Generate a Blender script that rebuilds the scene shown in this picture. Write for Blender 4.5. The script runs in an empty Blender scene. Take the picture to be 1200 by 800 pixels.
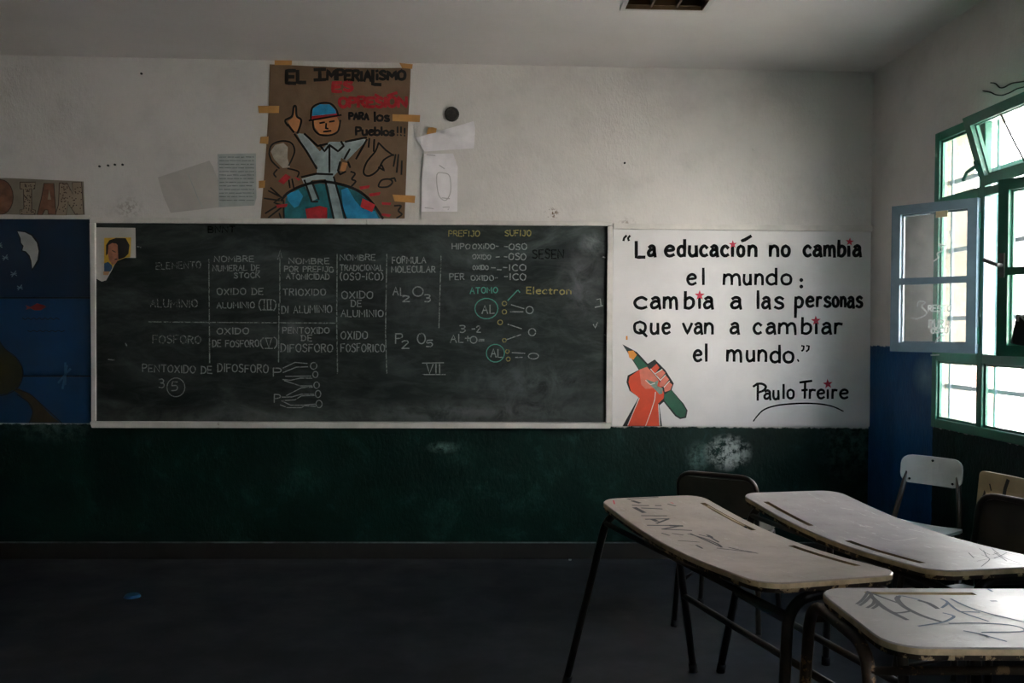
import bpy, bmesh, math, random
from mathutils import Vector, Matrix
from mathutils.geometry import tessellate_polygon

# ------------------------------------------------------------------ camera
F = 1050.0; EYE = 1.363; D = 5.34; XW = 2.36; CEIL = 2.94
_a, _b, _s = (562-600)/F, (387-400)/F, .0085
YC = Vector((_a, _b, 1)).normalized(); XC = Vector((1, _s, -(_a+_s*_b))).normalized(); ZC = XC.cross(YC)
sc = bpy.context.scene
cam = bpy.data.cameras.new('camera'); cam.sensor_width = 36; cam.lens = F/1200*36
co = bpy.data.objects.new('camera', cam); sc.collection.objects.link(co)
R = Matrix(((XC.x, -XC.y, -XC.z), (YC.x, -YC.y, -YC.z), (ZC.x, -ZC.y, -ZC.z)))
co.matrix_world = Matrix.Translation((0, 0, EYE)) @ R.to_4x4()
cam.clip_start = .05; sc.camera = co

# ------------------------------------------------------------------ sky, sun, exposure
sc.view_settings.view_transform = 'Standard'; sc.view_settings.look = 'None'
sc.view_settings.exposure = .86; sc.view_settings.gamma = 1.0; sc.view_settings.use_curve_mapping = False
w = bpy.data.worlds.new('sky'); sc.world = w; w.use_nodes = True
bg = w.node_tree.nodes['Background']; bg.inputs[0].default_value = (.66, .80, 1.0, 1); bg.inputs[1].default_value = 5.0
sd = bpy.data.lights.new('sun', 'SUN'); sd.energy = 60.0; sd.angle = .01; sd.color = (1, .965, .92)
so = bpy.data.objects.new('sun', sd); sc.collection.objects.link(so)
so.rotation_euler = Vector((-.80, .25, 1.0)).to_track_quat('Z', 'Y').to_euler()
sc.cycles.use_denoising = True
sc.cycles.max_bounces = 10; sc.cycles.diffuse_bounces = 7; sc.cycles.transparent_max_bounces = 12
sc.cycles.caustics_reflective = False; sc.cycles.caustics_refractive = False
WIN = [(2.85, 4.57), (-1.35, .37)]; WZ = (.885, 2.40)
WT = .20                                             # wall thickness on the window side
for (y0, y1) in WIN:
    ld = bpy.data.lights.new('window_portal', 'AREA'); ld.shape = 'RECTANGLE'; ld.size = y1-y0; ld.size_y = WZ[1]-WZ[0]
    ld.cycles.is_portal = True
    lo = bpy.data.objects.new('window_portal', ld); sc.collection.objects.link(lo)
    lo.matrix_world = Matrix(((0, 0, 1, XW+WT+.01), (1, 0, 0, (y0+y1)/2), (0, 1, 0, sum(WZ)/2), (0, 0, 0, 1)))

random.seed(4)
# ------------------------------------------------------------------ pixel measurements -> points on real planes
def ray(px, py):
    x, y = (px-600)/F, (py-400)/F
    return Vector((x*XC.x+y*XC.y+XC.z, x*YC.x+y*YC.y+YC.z, x*ZC.x+y*ZC.y+ZC.z))
def on_back(px, py, y=D):
    r = ray(px, py); t = y/r.y; return Vector((r.x*t, y, r.z*t+EYE))
def on_level(px, py, z):
    r = ray(px, py); t = (z-EYE)/r.z; return Vector((r.x*t, r.y*t, z))
def on_side(px, py, x=XW):
    r = ray(px, py); t = x/r.x; return Vector((x, r.y*t, r.z*t+EYE))

# ------------------------------------------------------------------ materials
def nodes(name):
    m = bpy.data.materials.new(name); m.use_nodes = True
    nt = m.node_tree; return m, nt, nt.nodes['Principled BSDF']
def N(nt, t, **k):
    n = nt.nodes.new(t)
    for a, v in k.items():
        if a.startswith('i_'): n.inputs[int(a[2:]) if a[2:].isdigit() else a[2:]].default_value = v
        else: setattr(n, a, v)
    return n
def noise(nt, scale, detail=4, rough=.6, stretch=None, dist=0):
    tc = N(nt, 'ShaderNodeTexCoord'); mp = N(nt, 'ShaderNodeMapping'); nt.links.new(tc.outputs['Object'], mp.inputs[0])
    if stretch: mp.inputs['Scale'].default_value = stretch
    n = N(nt, 'ShaderNodeTexNoise'); n.inputs['Scale'].default_value = scale; n.inputs['Detail'].default_value = detail
    n.inputs['Roughness'].default_value = rough; n.inputs['Distortion'].default_value = dist
    nt.links.new(mp.outputs[0], n.inputs['Vector']); return n.outputs['Fac']
def ramp(nt, fac, stops):
    r = N(nt, 'ShaderNodeValToRGB'); e = r.color_ramp.elements
    while len(e) > 1: e.remove(e[-1])
    e[0].position = stops[0][0]; e[0].color = (*stops[0][1], 1)
    for p, c in stops[1:]:
        x = e.new(p); x.color = (*c, 1)
    nt.links.new(fac, r.inputs[0]); return r.outputs[0]
def mixc(nt, fac, a, b):
    m = N(nt, 'ShaderNodeMix', data_type='RGBA')
    for sock, v in ((m.inputs[0], fac), (m.inputs[6], a), (m.inputs[7], b)):
        if isinstance(v, (tuple, list)): sock.default_value = (*v[:3], 1)
        elif isinstance(v, (int, float)): sock.default_value = v
        else: nt.links.new(v, sock)
    return m.outputs[2]
def math_(nt, op, a, b=None, clamp=False):
    m = N(nt, 'ShaderNodeMath', operation=op, use_clamp=clamp)
    for i, v in enumerate((a, b)):
        if v is None: continue
        if isinstance(v, (int, float)): m.inputs[i].default_value = v
        else: nt.links.new(v, m.inputs[i])
    return m.outputs[0]
def bump(nt, bsdf, fac, strength=.3, dist=.004):
    b = N(nt, 'ShaderNodeBump'); b.inputs['Strength'].default_value = strength; b.inputs['Distance'].default_value = dist
    nt.links.new(fac, b.inputs['Height']); nt.links.new(b.outputs[0], bsdf.inputs['Normal'])
def mat(name, c, rough=.6, var=.15, scale=12, metal=0, bmp=0, bscale=80, spec=.5, stretch=None, wear=None, wearcol=None, wearscale=9):
    m, nt, b = nodes(name)
    dark = tuple(x*(1-var) for x in c); light = tuple(min(1, x*(1+var)) for x in c)
    col = ramp(nt, noise(nt, scale, stretch=stretch), [(.3, dark), (.7, light)])
    if wear is not None:
        f = ramp(nt, noise(nt, wearscale, 6, .7), [(wear, (0, 0, 0)), (wear+.03, (1, 1, 1))])
        col = mixc(nt, f, col, wearcol)
    nt.links.new(col, b.inputs['Base Color'])
    b.inputs['Roughness'].default_value = rough; b.inputs['Metallic'].default_value = metal
    b.inputs['Specular IOR Level'].default_value = spec
    if bmp: bump(nt, b, noise(nt, bscale, 5), bmp)
    return m
def sep_pos(nt):
    g = N(nt, 'ShaderNodeNewGeometry'); s = N(nt, 'ShaderNodeSeparateXYZ'); nt.links.new(g.outputs['Position'], s.inputs[0]); return s.outputs
def step(nt, v, edge, soft=.004, wob=None):            # 1 where v < edge
    d = math_(nt, 'SUBTRACT', edge, v)
    if wob is not None: d = math_(nt, 'ADD', d, math_(nt, 'MULTIPLY', math_(nt, 'SUBTRACT', wob, .5), .03))
    return math_(nt, 'MULTIPLY_ADD' if False else 'ADD', math_(nt, 'DIVIDE', d, soft), .5, True)

GREEN = (.0028, .019, .0145); WHITE = (.655, .625, .595)
def spot(nt, pos, cx, cz, rx, rz):
    dx = math_(nt, 'DIVIDE', math_(nt, 'SUBTRACT', pos[0], cx), rx); dz = math_(nt, 'DIVIDE', math_(nt, 'SUBTRACT', pos[2], cz), rz)
    return math_(nt, 'SUBTRACT', 1, math_(nt, 'SQRT', math_(nt, 'ADD', math_(nt, 'MULTIPLY', dx, dx), math_(nt, 'MULTIPLY', dz, dz))), True)
def wall_mat(name, side):
    m, nt, b = nodes(name); p = sep_pos(nt); nz = noise(nt, 3, 6, .65); fine = noise(nt, 30, 5)
    white = ramp(nt, nz, [(.25, tuple(x*.86 for x in WHITE)), (.5, WHITE), (.8, tuple(x*1.06 for x in WHITE))])
    white = mixc(nt, ramp(nt, noise(nt, 7, 8, .75), [(.70, (0, 0, 0)), (.74, (.5, .5, .5))]), white, (.40, .37, .33))
    green = ramp(nt, noise(nt, 5, 7, .7, dist=.4), [(.35, tuple(x*.6 for x in GREEN)), (.55, GREEN), (.70, (.012, .050, .040)), (.82, (.05, .10, .09))])
    scuff = ramp(nt, noise(nt, 26, 8, .75, stretch=(1, 1, .35)), [(.66, (0, 0, 0)), (.74, (.3, .3, .3))])
    green = mixc(nt, scuff, green, (.10, .16, .145))
    if side == 'back':
        for (px, py, rx, rz, k) in ((853, 530, .16, .12, 2.2), (818, 536, .10, .12, .9), (1000, 520, .25, .3, .5), (60, 498, .35, .12, .6), (520, 524, .12, .04, 1.0)):
            q = on_back(px, py)
            f = math_(nt, 'MULTIPLY', math_(nt, 'MULTIPLY', spot(nt, p, q.x, q.z, rx, rz), ramp(nt, noise(nt, 22, 6, .7), [(.42, (0, 0, 0)), (.6, (1, 1, 1))])), k, True)
            green = mixc(nt, f, green, (.38, .42, .40) if k > 1 else (.12, .20, .18))
        for (px, py, r, k) in ((647, 250, .05, 1.6), (934, 487, .03, 2), (150, 243, .10, .5), (735, 262, .06, .6)):
            q = on_back(px, py)
            f = math_(nt, 'MULTIPLY', math_(nt, 'MULTIPLY', spot(nt, p, q.x, q.z, r, r*.8), ramp(nt, noise(nt, 60, 5), [(.5, (0, 0, 0)), (.56, (1, 1, 1))])), k, True)
            white = mixc(nt, f, white, (.16, .11, .07))
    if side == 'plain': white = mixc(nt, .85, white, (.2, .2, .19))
    col = mixc(nt, step(nt, p[2], {'back': .792, 'right': .885}.get(side, 1.1), .006, fine), white, green)
    if side == 'right':
        blue = ramp(nt, noise(nt, 4, 6, .7, stretch=(1, 1, .4)), [(.35, (.005, .050, .14)), (.6, (.009, .085, .24)), (.74, (.03, .14, .30))])
        f = math_(nt, 'MULTIPLY', step(nt, p[2], 1.292, .006, fine), math_(nt, 'SUBTRACT', 1, step(nt, p[1], 4.575, .006, fine)))
        q = on_side(1085, 440, XW)
        dy = math_(nt, 'DIVIDE', math_(nt, 'SUBTRACT', p[1], q.y), .16); dz = math_(nt, 'DIVIDE', math_(nt, 'SUBTRACT', p[2], q.z), .12)
        sp = math_(nt, 'SUBTRACT', 1, math_(nt, 'SQRT', math_(nt, 'ADD', math_(nt, 'MULTIPLY', dy, dy), math_(nt, 'MULTIPLY', dz, dz))), True)
        blue = mixc(nt, math_(nt, 'MULTIPLY', sp, noise(nt, 9, 5)), blue, (.25, .42, .50))
        col = mixc(nt, f, col, blue)
        out = math_(nt, 'SUBTRACT', 1, step(nt, p[0], XW+.055, .004, fine))
        sand = ramp(nt, noise(nt, 60, 8, .8), [(.35, (.24, .20, .15)), (.65, (.40, .35, .28))])
        col = mixc(nt, out, col, sand)
    nt.links.new(col, b.inputs['Base Color']); b.inputs['Specular IOR Level'].default_value = .2
    rg = step(nt, p[2], {'right': 1.292, 'plain': 1.1}.get(side, .792), .006)
    nt.links.new(math_(nt, 'SUBTRACT', .85, math_(nt, 'MULTIPLY', rg, .40)), b.inputs['Roughness'])
    h = math_(nt, 'ADD', noise(nt, 38, 6, .65, stretch=(1.5, 1.5, .8)), math_(nt, 'MULTIPLY', noise(nt, 9, 3), .8))
    bump(nt, b, h, .50, .007)
    return m
M = {}
M['wall_back'] = wall_mat('painted_plaster_back', 'back'); M['wall_right'] = wall_mat('painted_plaster_window_side', 'right')
M['wall'] = wall_mat('painted_plaster', 'plain')
def mk_ceiling():
    m, nt, b = nodes('ceiling_paint')
    c = ramp(nt, noise(nt, 1.2, 4), [(.3, (.60, .57, .545)), (.7, (.69, .655, .63))])
    c = mixc(nt, ramp(nt, noise(nt, 2.2, 9, .8), [(.68, (0, 0, 0)), (.75, (.4, .4, .4))]), c, (.35, .33, .29))
    nt.links.new(c, b.inputs['Base Color']); b.inputs['Roughness'].default_value = .9; bump(nt, b, noise(nt, 40, 5), .15); return m
M['ceiling'] = mk_ceiling()
def mk_floor():
    m, nt, b = nodes('polished_dark_floor')
    c = ramp(nt, noise(nt, 2.5, 8, .72), [(.3, (.009, .011, .013)), (.55, (.015, .0185, .023)), (.75, (.030, .037, .046))])
    c = mixc(nt, ramp(nt, noise(nt, 55, 4, .5), [(.70, (0, 0, 0)), (.76, (.6, .6, .6))]), c, (.06, .06, .06))
    p = sep_pos(nt); dust = math_(nt, 'MULTIPLY', math_(nt, 'DIVIDE', math_(nt, 'SUBTRACT', p[1], 5.12), .12, True), ramp(nt, noise(nt, 4, 7, .7, stretch=(1, 3, 1)), [(.35, (.1, .1, .1)), (.65, (.8, .8, .8))]))
    c = mixc(nt, dust, c, (.055, .060, .070))
    nt.links.new(c, b.inputs['Base Color'])
    nt.links.new(ramp(nt, noise(nt, 3, 6), [(.3, (.42,)*3), (.7, (.62,)*3)]), b.inputs['Roughness'])
    b.inputs['Specular IOR Level'].default_value = .30
    bump(nt, b, noise(nt, 25, 6), .12, .003); return m
M['floor'] = mk_floor()
def mk_board():
    m, nt, b = nodes('green_black_chalkboard')
    c = ramp(nt, noise(nt, 2.2, 7, .68, stretch=(.7, 1, 1.5), dist=.6), [(.36, (.005, .009, .008)), (.50, (.014, .021, .019)), (.60, (.038, .048, .046)), (.74, (.10, .115, .11))])
    c = mixc(nt, ramp(nt, noise(nt, 9, 8, .7, stretch=(.5, 1, 1.8), dist=1), [(.46, (0, 0, 0)), (.76, (.32, .32, .32))]), c, (.10, .115, .11))
    p = sep_pos(nt)
    for (px, py, rx, rz, k, cc) in ((695, 285, .10, .09, .9, (.16, .18, .18)), (345, 385, .10, .07, .8, (.11, .12, .12)), (620, 450, .5, .2, .45, (.12, .14, .14)), (500, 350, .35, .25, .35, (.10, .11, .11)), (680, 330, .16, .3, .5, (.13, .13, .14)), (300, 490, 1.2, .07, .45, (.12, .13, .12)), (560, 482, 1.0, .08, .5, (.13, .14, .14))):
        q = on_back(px, py)
        f = math_(nt, 'MULTIPLY', math_(nt, 'MULTIPLY', spot(nt, p, q.x, q.z, rx, rz), ramp(nt, noise(nt, 8, 7, .7, dist=.8), [(.35, (0, 0, 0)), (.6, (1, 1, 1))])), k*1.4, True)
        c = mixc(nt, f, c, cc)
    nt.links.new(c, b.inputs['Base Color']); b.inputs['Roughness'].default_value = .55; b.inputs['Specular IOR Level'].default_value = .3
    bump(nt, b, noise(nt, 120, 3), .08, .002); return m
M['board'] = mk_board()
M['trim'] = mat('off_white_painted_wood', (.62, .59, .55), .6, .12, 8, bmp=.1, wear=.70, wearcol=(.30, .24, .20))
M['panel'] = mat('white_painted_board', (.66, .64, .635), .55, .05, 5, bmp=.12, bscale=60, wear=.76, wearcol=(.50, .50, .48))
def mk_base():
    m, nt, b = nodes('dark_baseboard'); p = sep_pos(nt)
    c = ramp(nt, noise(nt, 6, 6), [(.3, (.013, .013, .012)), (.7, (.023, .022, .021))])
    chip_highlight = math_(nt, 'MULTIPLY', math_(nt, 'SUBTRACT', 1, step(nt, p[2], .095, .004)), ramp(nt, noise(nt, 5, 7, .75), [(.38, (.05, .05, .05)), (.6, (.9, .9, .9))]))  # patchy pale chips double as the top-edge highlight, put into the colour
    nt.links.new(mixc(nt, chip_highlight, c, (.13, .16, .165)), b.inputs['Base Color']); b.inputs['Roughness'].default_value = .4; return m
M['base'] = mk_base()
M['navy'] = mat('night_blue_paint', (.003, .018, .045), .5, .2, 3)
M['blue'] = mat('mural_blue_paint', (.004, .040, .105), .5, .25, 3)
M['moon'] = mat('moon_paint', (.42, .42, .38), .7, .15); M['black'] = mat('black_paint', (.006, .006, .007), .5, .2, 30)
M['star_w'] = mat('pale_star_paint', (.22, .26, .28), .7, .2, 60)
M['fish'] = mat('red_fish_paint', (.30, .03, .02), .6); M['olive'] = mat('olive_paint', (.030, .028, .010), .6, .3, 8)
M['tree_trunk'] = mat('brown_trunk_paint', (.045, .03, .012), .6, .3, 10); M['smear'] = mat('pale_smear', (.06, .13, .20), .8, .3, 40)
def mk_ink():
    m, nt, b = nodes('brushed_black_lettering')
    nt.links.new(ramp(nt, noise(nt, 60, 4, .7), [(.3, (.003, .003, .003)), (.7, (.010, .011, .011))]), b.inputs['Base Color'])
    b.inputs['Roughness'].default_value = .85; b.inputs['Specular IOR Level'].default_value = .15; return m
M['ink'] = mk_ink()
M['red'] = mat('red_paint', (.55, .018, .055), .5, .15, 30); M['fist'] = mat('orange_red_paint', (.62, .060, .018), .5, .12, 14)
M['fist2'] = mat('pale_red_paint', (.60, .16, .11), .55, .22, 16); M['pgreen'] = mat('pencil_green_paint', (.008, .085, .045), .5, .2, 14)
M['pwood'] = mat('pencil_orange_paint', (.66, .25, .03), .5, .1); M['lead'] = mat('pencil_lead_paint', (.01, .03, .028), .5, .2)
M['greyg'] = mat('grey_green_smudge', (.16, .24, .20), .6, .3, 40); M['pwhite'] = mat('white_line_paint', (.70, .66, .62), .6, .1)
def chalk(name, c, amount):
    m, nt, b = nodes(name); out = nt.nodes['Material Output']
    b.inputs['Base Color'].default_value = (*c, 1); b.inputs['Roughness'].default_value = .95
    tr = N(nt, 'ShaderNodeBsdfTransparent'); mx = N(nt, 'ShaderNodeMixShader')
    f = ramp(nt, noise(nt, 90, 4, .7), [(.35, (amount*.72,)*3), (.62, (amount,)*3)])
    nt.links.new(f, mx.inputs[0]); nt.links.new(tr.outputs[0], mx.inputs[1]); nt.links.new(b.outputs[0], mx.inputs[2]); nt.links.new(mx.outputs[0], out.inputs[0]); return m
M['chalk'] = chalk('white_chalk', (.62, .66, .64), .44); M['chalk_faint'] = chalk('faint_white_chalk', (.55, .58, .56), .42)
M['chalk_y'] = chalk('yellow_chalk', (.60, .50, .18), .55); M['chalk_g'] = chalk('green_chalk', (.14, .50, .38), .68)
M['chalk_line'] = chalk('ruled_chalk', (.5, .56, .52), .46); M['marker_faint'] = chalk('dark_marker', (.003, .004, .004), .8)
def mk_kraft():
    m, nt, b = nodes('brown_kraft_paper')
    c = ramp(nt, noise(nt, 3, 5, .6), [(.3, (.145, .088, .048)), (.7, (.205, .130, .075))])
    nt.links.new(c, b.inputs['Base Color']); b.inputs['Roughness'].default_value = .8; bump(nt, b, noise(nt, 6, 4), .35, .02); return m
M['kraft'] = mk_kraft()
M['tape'] = mat('masking_tape', (.52, .26, .075), .5, .12, 20); M['pblack'] = mat('poster_black', (.008, .007, .006), .6, .3, 40)
M['pred'] = mat('poster_red', (.42, .02, .028), .6, .25, 30); M['suit'] = mat('poster_pale_grey', (.27, .33, .33), .7, .3, 16)
M['pblue'] = mat('poster_blue', (.015, .24, .44), .6, .3, 14); M['skin'] = mat('poster_orange_skin', (.48, .20, .075), .7, .15)
M['teal'] = mat('poster_teal', (.01, .12, .14), .7, .4, 14); M['bulb'] = mat('poster_bone', (.38, .34, .28), .8, .2, 30)
M['paper'] = mat('white_paper', (.50, .475, .44), .8, .10, 5, bmp=.25, bscale=10); M['paper_b'] = mat('blue_grey_paper', (.40, .43, .42), .8, .15, 14, bmp=.2, bscale=10)
M['paper_w'] = mat('crumpled_paper', (.80, .77, .79), .75, .12, 8, bmp=.5, bscale=9); M['pen_faint'] = mat('faint_pencil', (.50, .475, .48), .8); M['pen'] = mat('grey_print', (.20, .22, .22), .8, .3, 60)
M['card'] = mat('card_backing', (.24, .215, .165), .8, .15, 8); M['letter_a'] = mat('spotted_letter_paper', (.30, .235, .17), .8, .12, 10)
M['letter_b'] = mat('red_brown_letter_paper', (.19, .09, .055), .8, .4, 14); M['dots'] = mat('dark_dots', (.05, .025, .02), .8)
M['photo_y'] = mat('portrait_yellow', (.62, .38, .04), .5, .15, 20); M['photo_skin'] = mat('portrait_skin', (.42, .17, .10), .5, .25, 30)
M['photo_suit'] = mat('portrait_blue_jacket', (.03, .08, .17), .5); M['photo_o'] = mat('portrait_orange_strip', (.50, .26, .13), .5)
M['hair'] = mat('portrait_dark_hair', (.012, .010, .010), .6)
M['tube'] = mat('dark_brown_tube_paint', (.030, .020, .015), .32, .3, 20, bmp=.1, wear=.72, wearcol=(.20, .12, .06), wearscale=14)
M['rust'] = mat('peeling_tube_paint', (.040, .025, .016), .38, .3, 20, bmp=.3, wear=.59, wearcol=(.30, .185, .09), wearscale=26)
M['rubber'] = mat('black_rubber', (.008, .008, .008), .8)
def mk_top(name, c, scr):
    m, nt, b = nodes(name)
    col = ramp(nt, noise(nt, 6, 7, .7), [(.3, tuple(x*.82 for x in c)), (.7, tuple(min(1, x*1.1) for x in c))])
    col = mixc(nt, ramp(nt, noise(nt, 14, 8, .8), [(.56, (0, 0, 0)), (.72, (.6, .6, .6))]), col, (.15, .10, .07))
    col = mixc(nt, ramp(nt, noise(nt, 8, 9, .8, stretch=(1, 5, 1)), [(.58, (0, 0, 0)), (.66, (scr,)*3)]), col, (.75, .75, .75))
    nt.links.new(col, b.inputs['Base Color'])
    nt.links.new(ramp(nt, noise(nt, 5, 6), [(.3, (.30,)*3), (.7, (.50,)*3)]), b.inputs['Roughness'])
    bump(nt, b, noise(nt, 60, 5), .1, .002); return m
M['top1'] = mk_top('worn_beige_laminate', (.35, .295, .25), .35); M['top2'] = mk_top('worn_grey_laminate', (.30, .275, .27), .7); M['top3'] = mk_top('worn_cream_laminate', (.385, .36, .345), .5)
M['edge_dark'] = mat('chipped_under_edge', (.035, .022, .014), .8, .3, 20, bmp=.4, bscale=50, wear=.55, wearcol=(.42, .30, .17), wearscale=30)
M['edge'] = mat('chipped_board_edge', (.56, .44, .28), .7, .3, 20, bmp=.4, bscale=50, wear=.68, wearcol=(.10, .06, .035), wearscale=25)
M['groove'] = mat('pencil_groove_wood', (.22, .15, .085), .7, .3, 15, stretch=(1, 8, 1))
M['gr_ink'] = mat('marker_graffiti', (.025, .025, .03), .6, .4, 60); M['gr_blue'] = mat('blue_pen_graffiti', (.05, .075, .13), .6, .4, 60)
M['seat_white'] = mat('white_laminate', (.62, .62, .60), .4, .06); M['seat_cream'] = mat('cream_plywood', (.46, .37, .23), .5, .2, 8)
M['seat_dark'] = mat('dark_worn_plywood', (.022, .020, .016), .5, .3, 8); M['seat_olive'] = mat('olive_brown_plywood', (.075, .068, .050), .5, .25, 8)
M['rivet'] = mat('dark_rivet', (.01, .01, .01), .4, .1, metal=.6)
M['wgreen'] = mat('green_window_paint', (.020, .165, .105), .35, .15, 10, bmp=.15, wear=.74, wearcol=(.25, .22, .16), wearscale=18)
M['wblue'] = mat('grey_blue_sash_paint', (.16, .22, .27), .35, .15, 10, bmp=.1, wear=.70, wearcol=(.24, .13, .08), wearscale=12)
M['wwhite'] = mat('pale_blue_rebate_paint', (.50, .58, .64), .5, .08); M['grille'] = mat('pale_grille_paint', (.38, .43, .48), .5, .1)
M['metal'] = mat('worn_metal', (.18, .19, .18), .4, .2, metal=.7); M['wire'] = mat('black_wire', (.012, .012, .012), .6)
def mk_glass(name, veil):
    m, nt, b = nodes(name); out = nt.nodes['Material Output']; nt.nodes.remove(b)
    tr = N(nt, 'ShaderNodeBsdfTransparent'); tr.inputs[0].default_value = (.98, .98, .98, 1)
    gl = N(nt, 'ShaderNodeBsdfGlossy'); gl.inputs['Roughness'].default_value = .05
    df = N(nt, 'ShaderNodeBsdfDiffuse'); df.inputs[0].default_value = (.6, .62, .60, 1)
    lw = N(nt, 'ShaderNodeLayerWeight'); fr = N(nt, 'ShaderNodeMath', operation='MULTIPLY_ADD')
    pw = N(nt, 'ShaderNodeMath', operation='POWER'); nt.links.new(lw.outputs['Facing'], pw.inputs[0]); pw.inputs[1].default_value = 5
    nt.links.new(pw.outputs[0], fr.inputs[0]); fr.inputs[1].default_value = .6; fr.inputs[2].default_value = .02
    m1 = N(nt, 'ShaderNodeMixShader'); m2 = N(nt, 'ShaderNodeMixShader')
    nt.links.new(fr.outputs[0], m1.inputs[0]); nt.links.new(tr.outputs[0], m1.inputs[1]); nt.links.new(gl.outputs[0], m1.inputs[2])
    nt.links.new(ramp(nt, noise(nt, 5, 7, .7), [(.3, (veil*.5,)*3), (.75, (veil*1.6,)*3)]), m2.inputs[0])
    nt.links.new(m1.outputs[0], m2.inputs[1]); nt.links.new(df.outputs[0], m2.inputs[2]); nt.links.new(m2.outputs[0], out.inputs[0]); return m
M['glass'] = mk_glass('dusty_window_glass', .05); M['glass_dirty'] = mk_glass('smeared_window_glass', .13)
M['glass_write'] = chalk('white_glass_writing', (.8, .82, .82), .75)
M['louver'] = mat('bronze_louver', (.20, .13, .075), .35, .15, metal=.6); M['tube_glass'] = mat('unlit_tube', (.65, .66, .64), .3, .03)
M['fix_white'] = mat('fixture_white', (.55, .53, .50), .5, .06); M['pipe'] = mat('dark_wall_plug', (.035, .032, .026), .8, .5, 60, bmp=.4)
M['render_cream'] = mat('cream_render', (.72, .71, .69), .9, .06, 3); M['concrete'] = mat('yard_concrete', (.50, .48, .44), .9, .12, 3); M['leaf'] = mat('shrub_leaf', (.08, .20, .04), .6, .3)
M['cap_blue'] = mat('blue_plastic', (.01, .09, .22), .35); M['whitebit'] = mat('chalk_bit', (.7, .7, .68), .8)
def mk_brick():
    m, nt, b = nodes('yard_brick'); tc = N(nt, 'ShaderNodeTexCoord'); mp = N(nt, 'ShaderNodeMapping'); mp.inputs['Rotation'].default_value = (math.pi/2, 0, math.pi/2)
    br = N(nt, 'ShaderNodeTexBrick'); br.inputs['Color1'].default_value = (.42, .22, .16, 1); br.inputs['Color2'].default_value = (.50, .28, .20, 1); br.inputs['Mortar'].default_value = (.5, .47, .42, 1); br.inputs['Scale'].default_value = 4
    nt.links.new(tc.outputs['Object'], mp.inputs[0]); nt.links.new(mp.outputs[0], br.inputs['Vector']); nt.links.new(br.outputs[0], b.inputs['Base Color']); b.inputs['Roughness'].default_value = .9; return m
M['brick'] = mk_brick()

# ------------------------------------------------------------------ object helpers
def link(name, me, m, parent=None):
    o = bpy.data.objects.new(name, me); sc.collection.objects.link(o)
    for mm in (m if isinstance(m, (list, tuple)) else [m]): me.materials.append(M[mm] if isinstance(mm, str) else mm)
    if parent: o.parent = parent
    return o
def tag(o, label=None, cat=None, group=None, kind=None):
    if label: o['label'] = label
    if cat: o['category'] = cat
    if group: o['group'] = group
    if kind: o['kind'] = kind
    return o
def empty(name, loc=(0, 0, 0), rz=0):
    o = bpy.data.objects.new(name, None); sc.collection.objects.link(o); o.location = loc; o.rotation_euler = (0, 0, rz); o.empty_display_size = .1
    return o
def build(name, bm, m, parent=None, smooth=False, bevel=0):
    if bevel: bmesh.ops.bevel(bm, geom=[e for e in bm.edges], offset=bevel, segments=2, affect='EDGES', profile=.6)
    bmesh.ops.recalc_face_normals(bm, faces=bm.faces)
    if smooth:
        for f in bm.faces: f.smooth = True
    me = bpy.data.meshes.new(name); bm.to_mesh(me); bm.free(); return link(name, me, m, parent)
def box(bm, x0, x1, y0, y1, z0, z1):
    vs = [bm.verts.new(p) for p in ((x0, y0, z0), (x1, y0, z0), (x1, y1, z0), (x0, y1, z0), (x0, y0, z1), (x1, y0, z1), (x1, y1, z1), (x0, y1, z1))]
    for q in ((0, 3, 2, 1), (4, 5, 6, 7), (0, 1, 5, 4), (1, 2, 6, 5), (2, 3, 7, 6), (3, 0, 4, 7)): bm.faces.new([vs[i] for i in q])
def boxo(name, b, m, parent=None, bevel=0, **k):
    bm = bmesh.new(); box(bm, *b); return build(name, bm, m, parent, bevel=bevel)
def prism(name, pts, thick, m, parent=None, y=D-.0006, bevel=0):
    """pts: measured outline on the back wall; body grows into the room by thick, from plane y"""
    P = [on_back(*p, y=D) for p in pts]; bm = bmesh.new()
    a = [bm.verts.new((p.x, y, p.z)) for p in P]; b = [bm.verts.new((p.x, y-thick, p.z)) for p in P]
    n = len(P); idx = tessellate_polygon([[Vector((p.x, p.z, 0)) for p in P]])
    for t in idx:
        try: bm.faces.new([b[i] for i in t]); bm.faces.new([a[i] for i in reversed(t)])
        except ValueError: pass
    for i in range(n): bm.faces.new((a[i], a[(i+1) % n], b[(i+1) % n], b[i]))
    return build(name, bm, m, parent, bevel=bevel)
def catmull(p, sub=5):
    if len(p) < 3: return p
    closed = (abs(p[0][0]-p[-1][0])+abs(p[0][1]-p[-1][1])) < 1e-6; o = []
    n = len(p)
    for i in range(n-1):
        p0 = p[i-1] if i > 0 else (p[n-2] if closed else p[0]); p1 = p[i]; p2 = p[i+1]; p3 = p[i+2] if i+2 < n else (p[1] if closed else p[n-1])
        for k in range(sub):
            t = k/sub
            o.append(tuple(.5*((2*p1[j])+(-p0[j]+p2[j])*t+(2*p0[j]-5*p1[j]+4*p2[j]-p3[j])*t*t+(-p0[j]+3*p1[j]-3*p2[j]+p3[j])*t**3) for j in (0, 1)))
    o.append(p[-1]); return o
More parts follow.
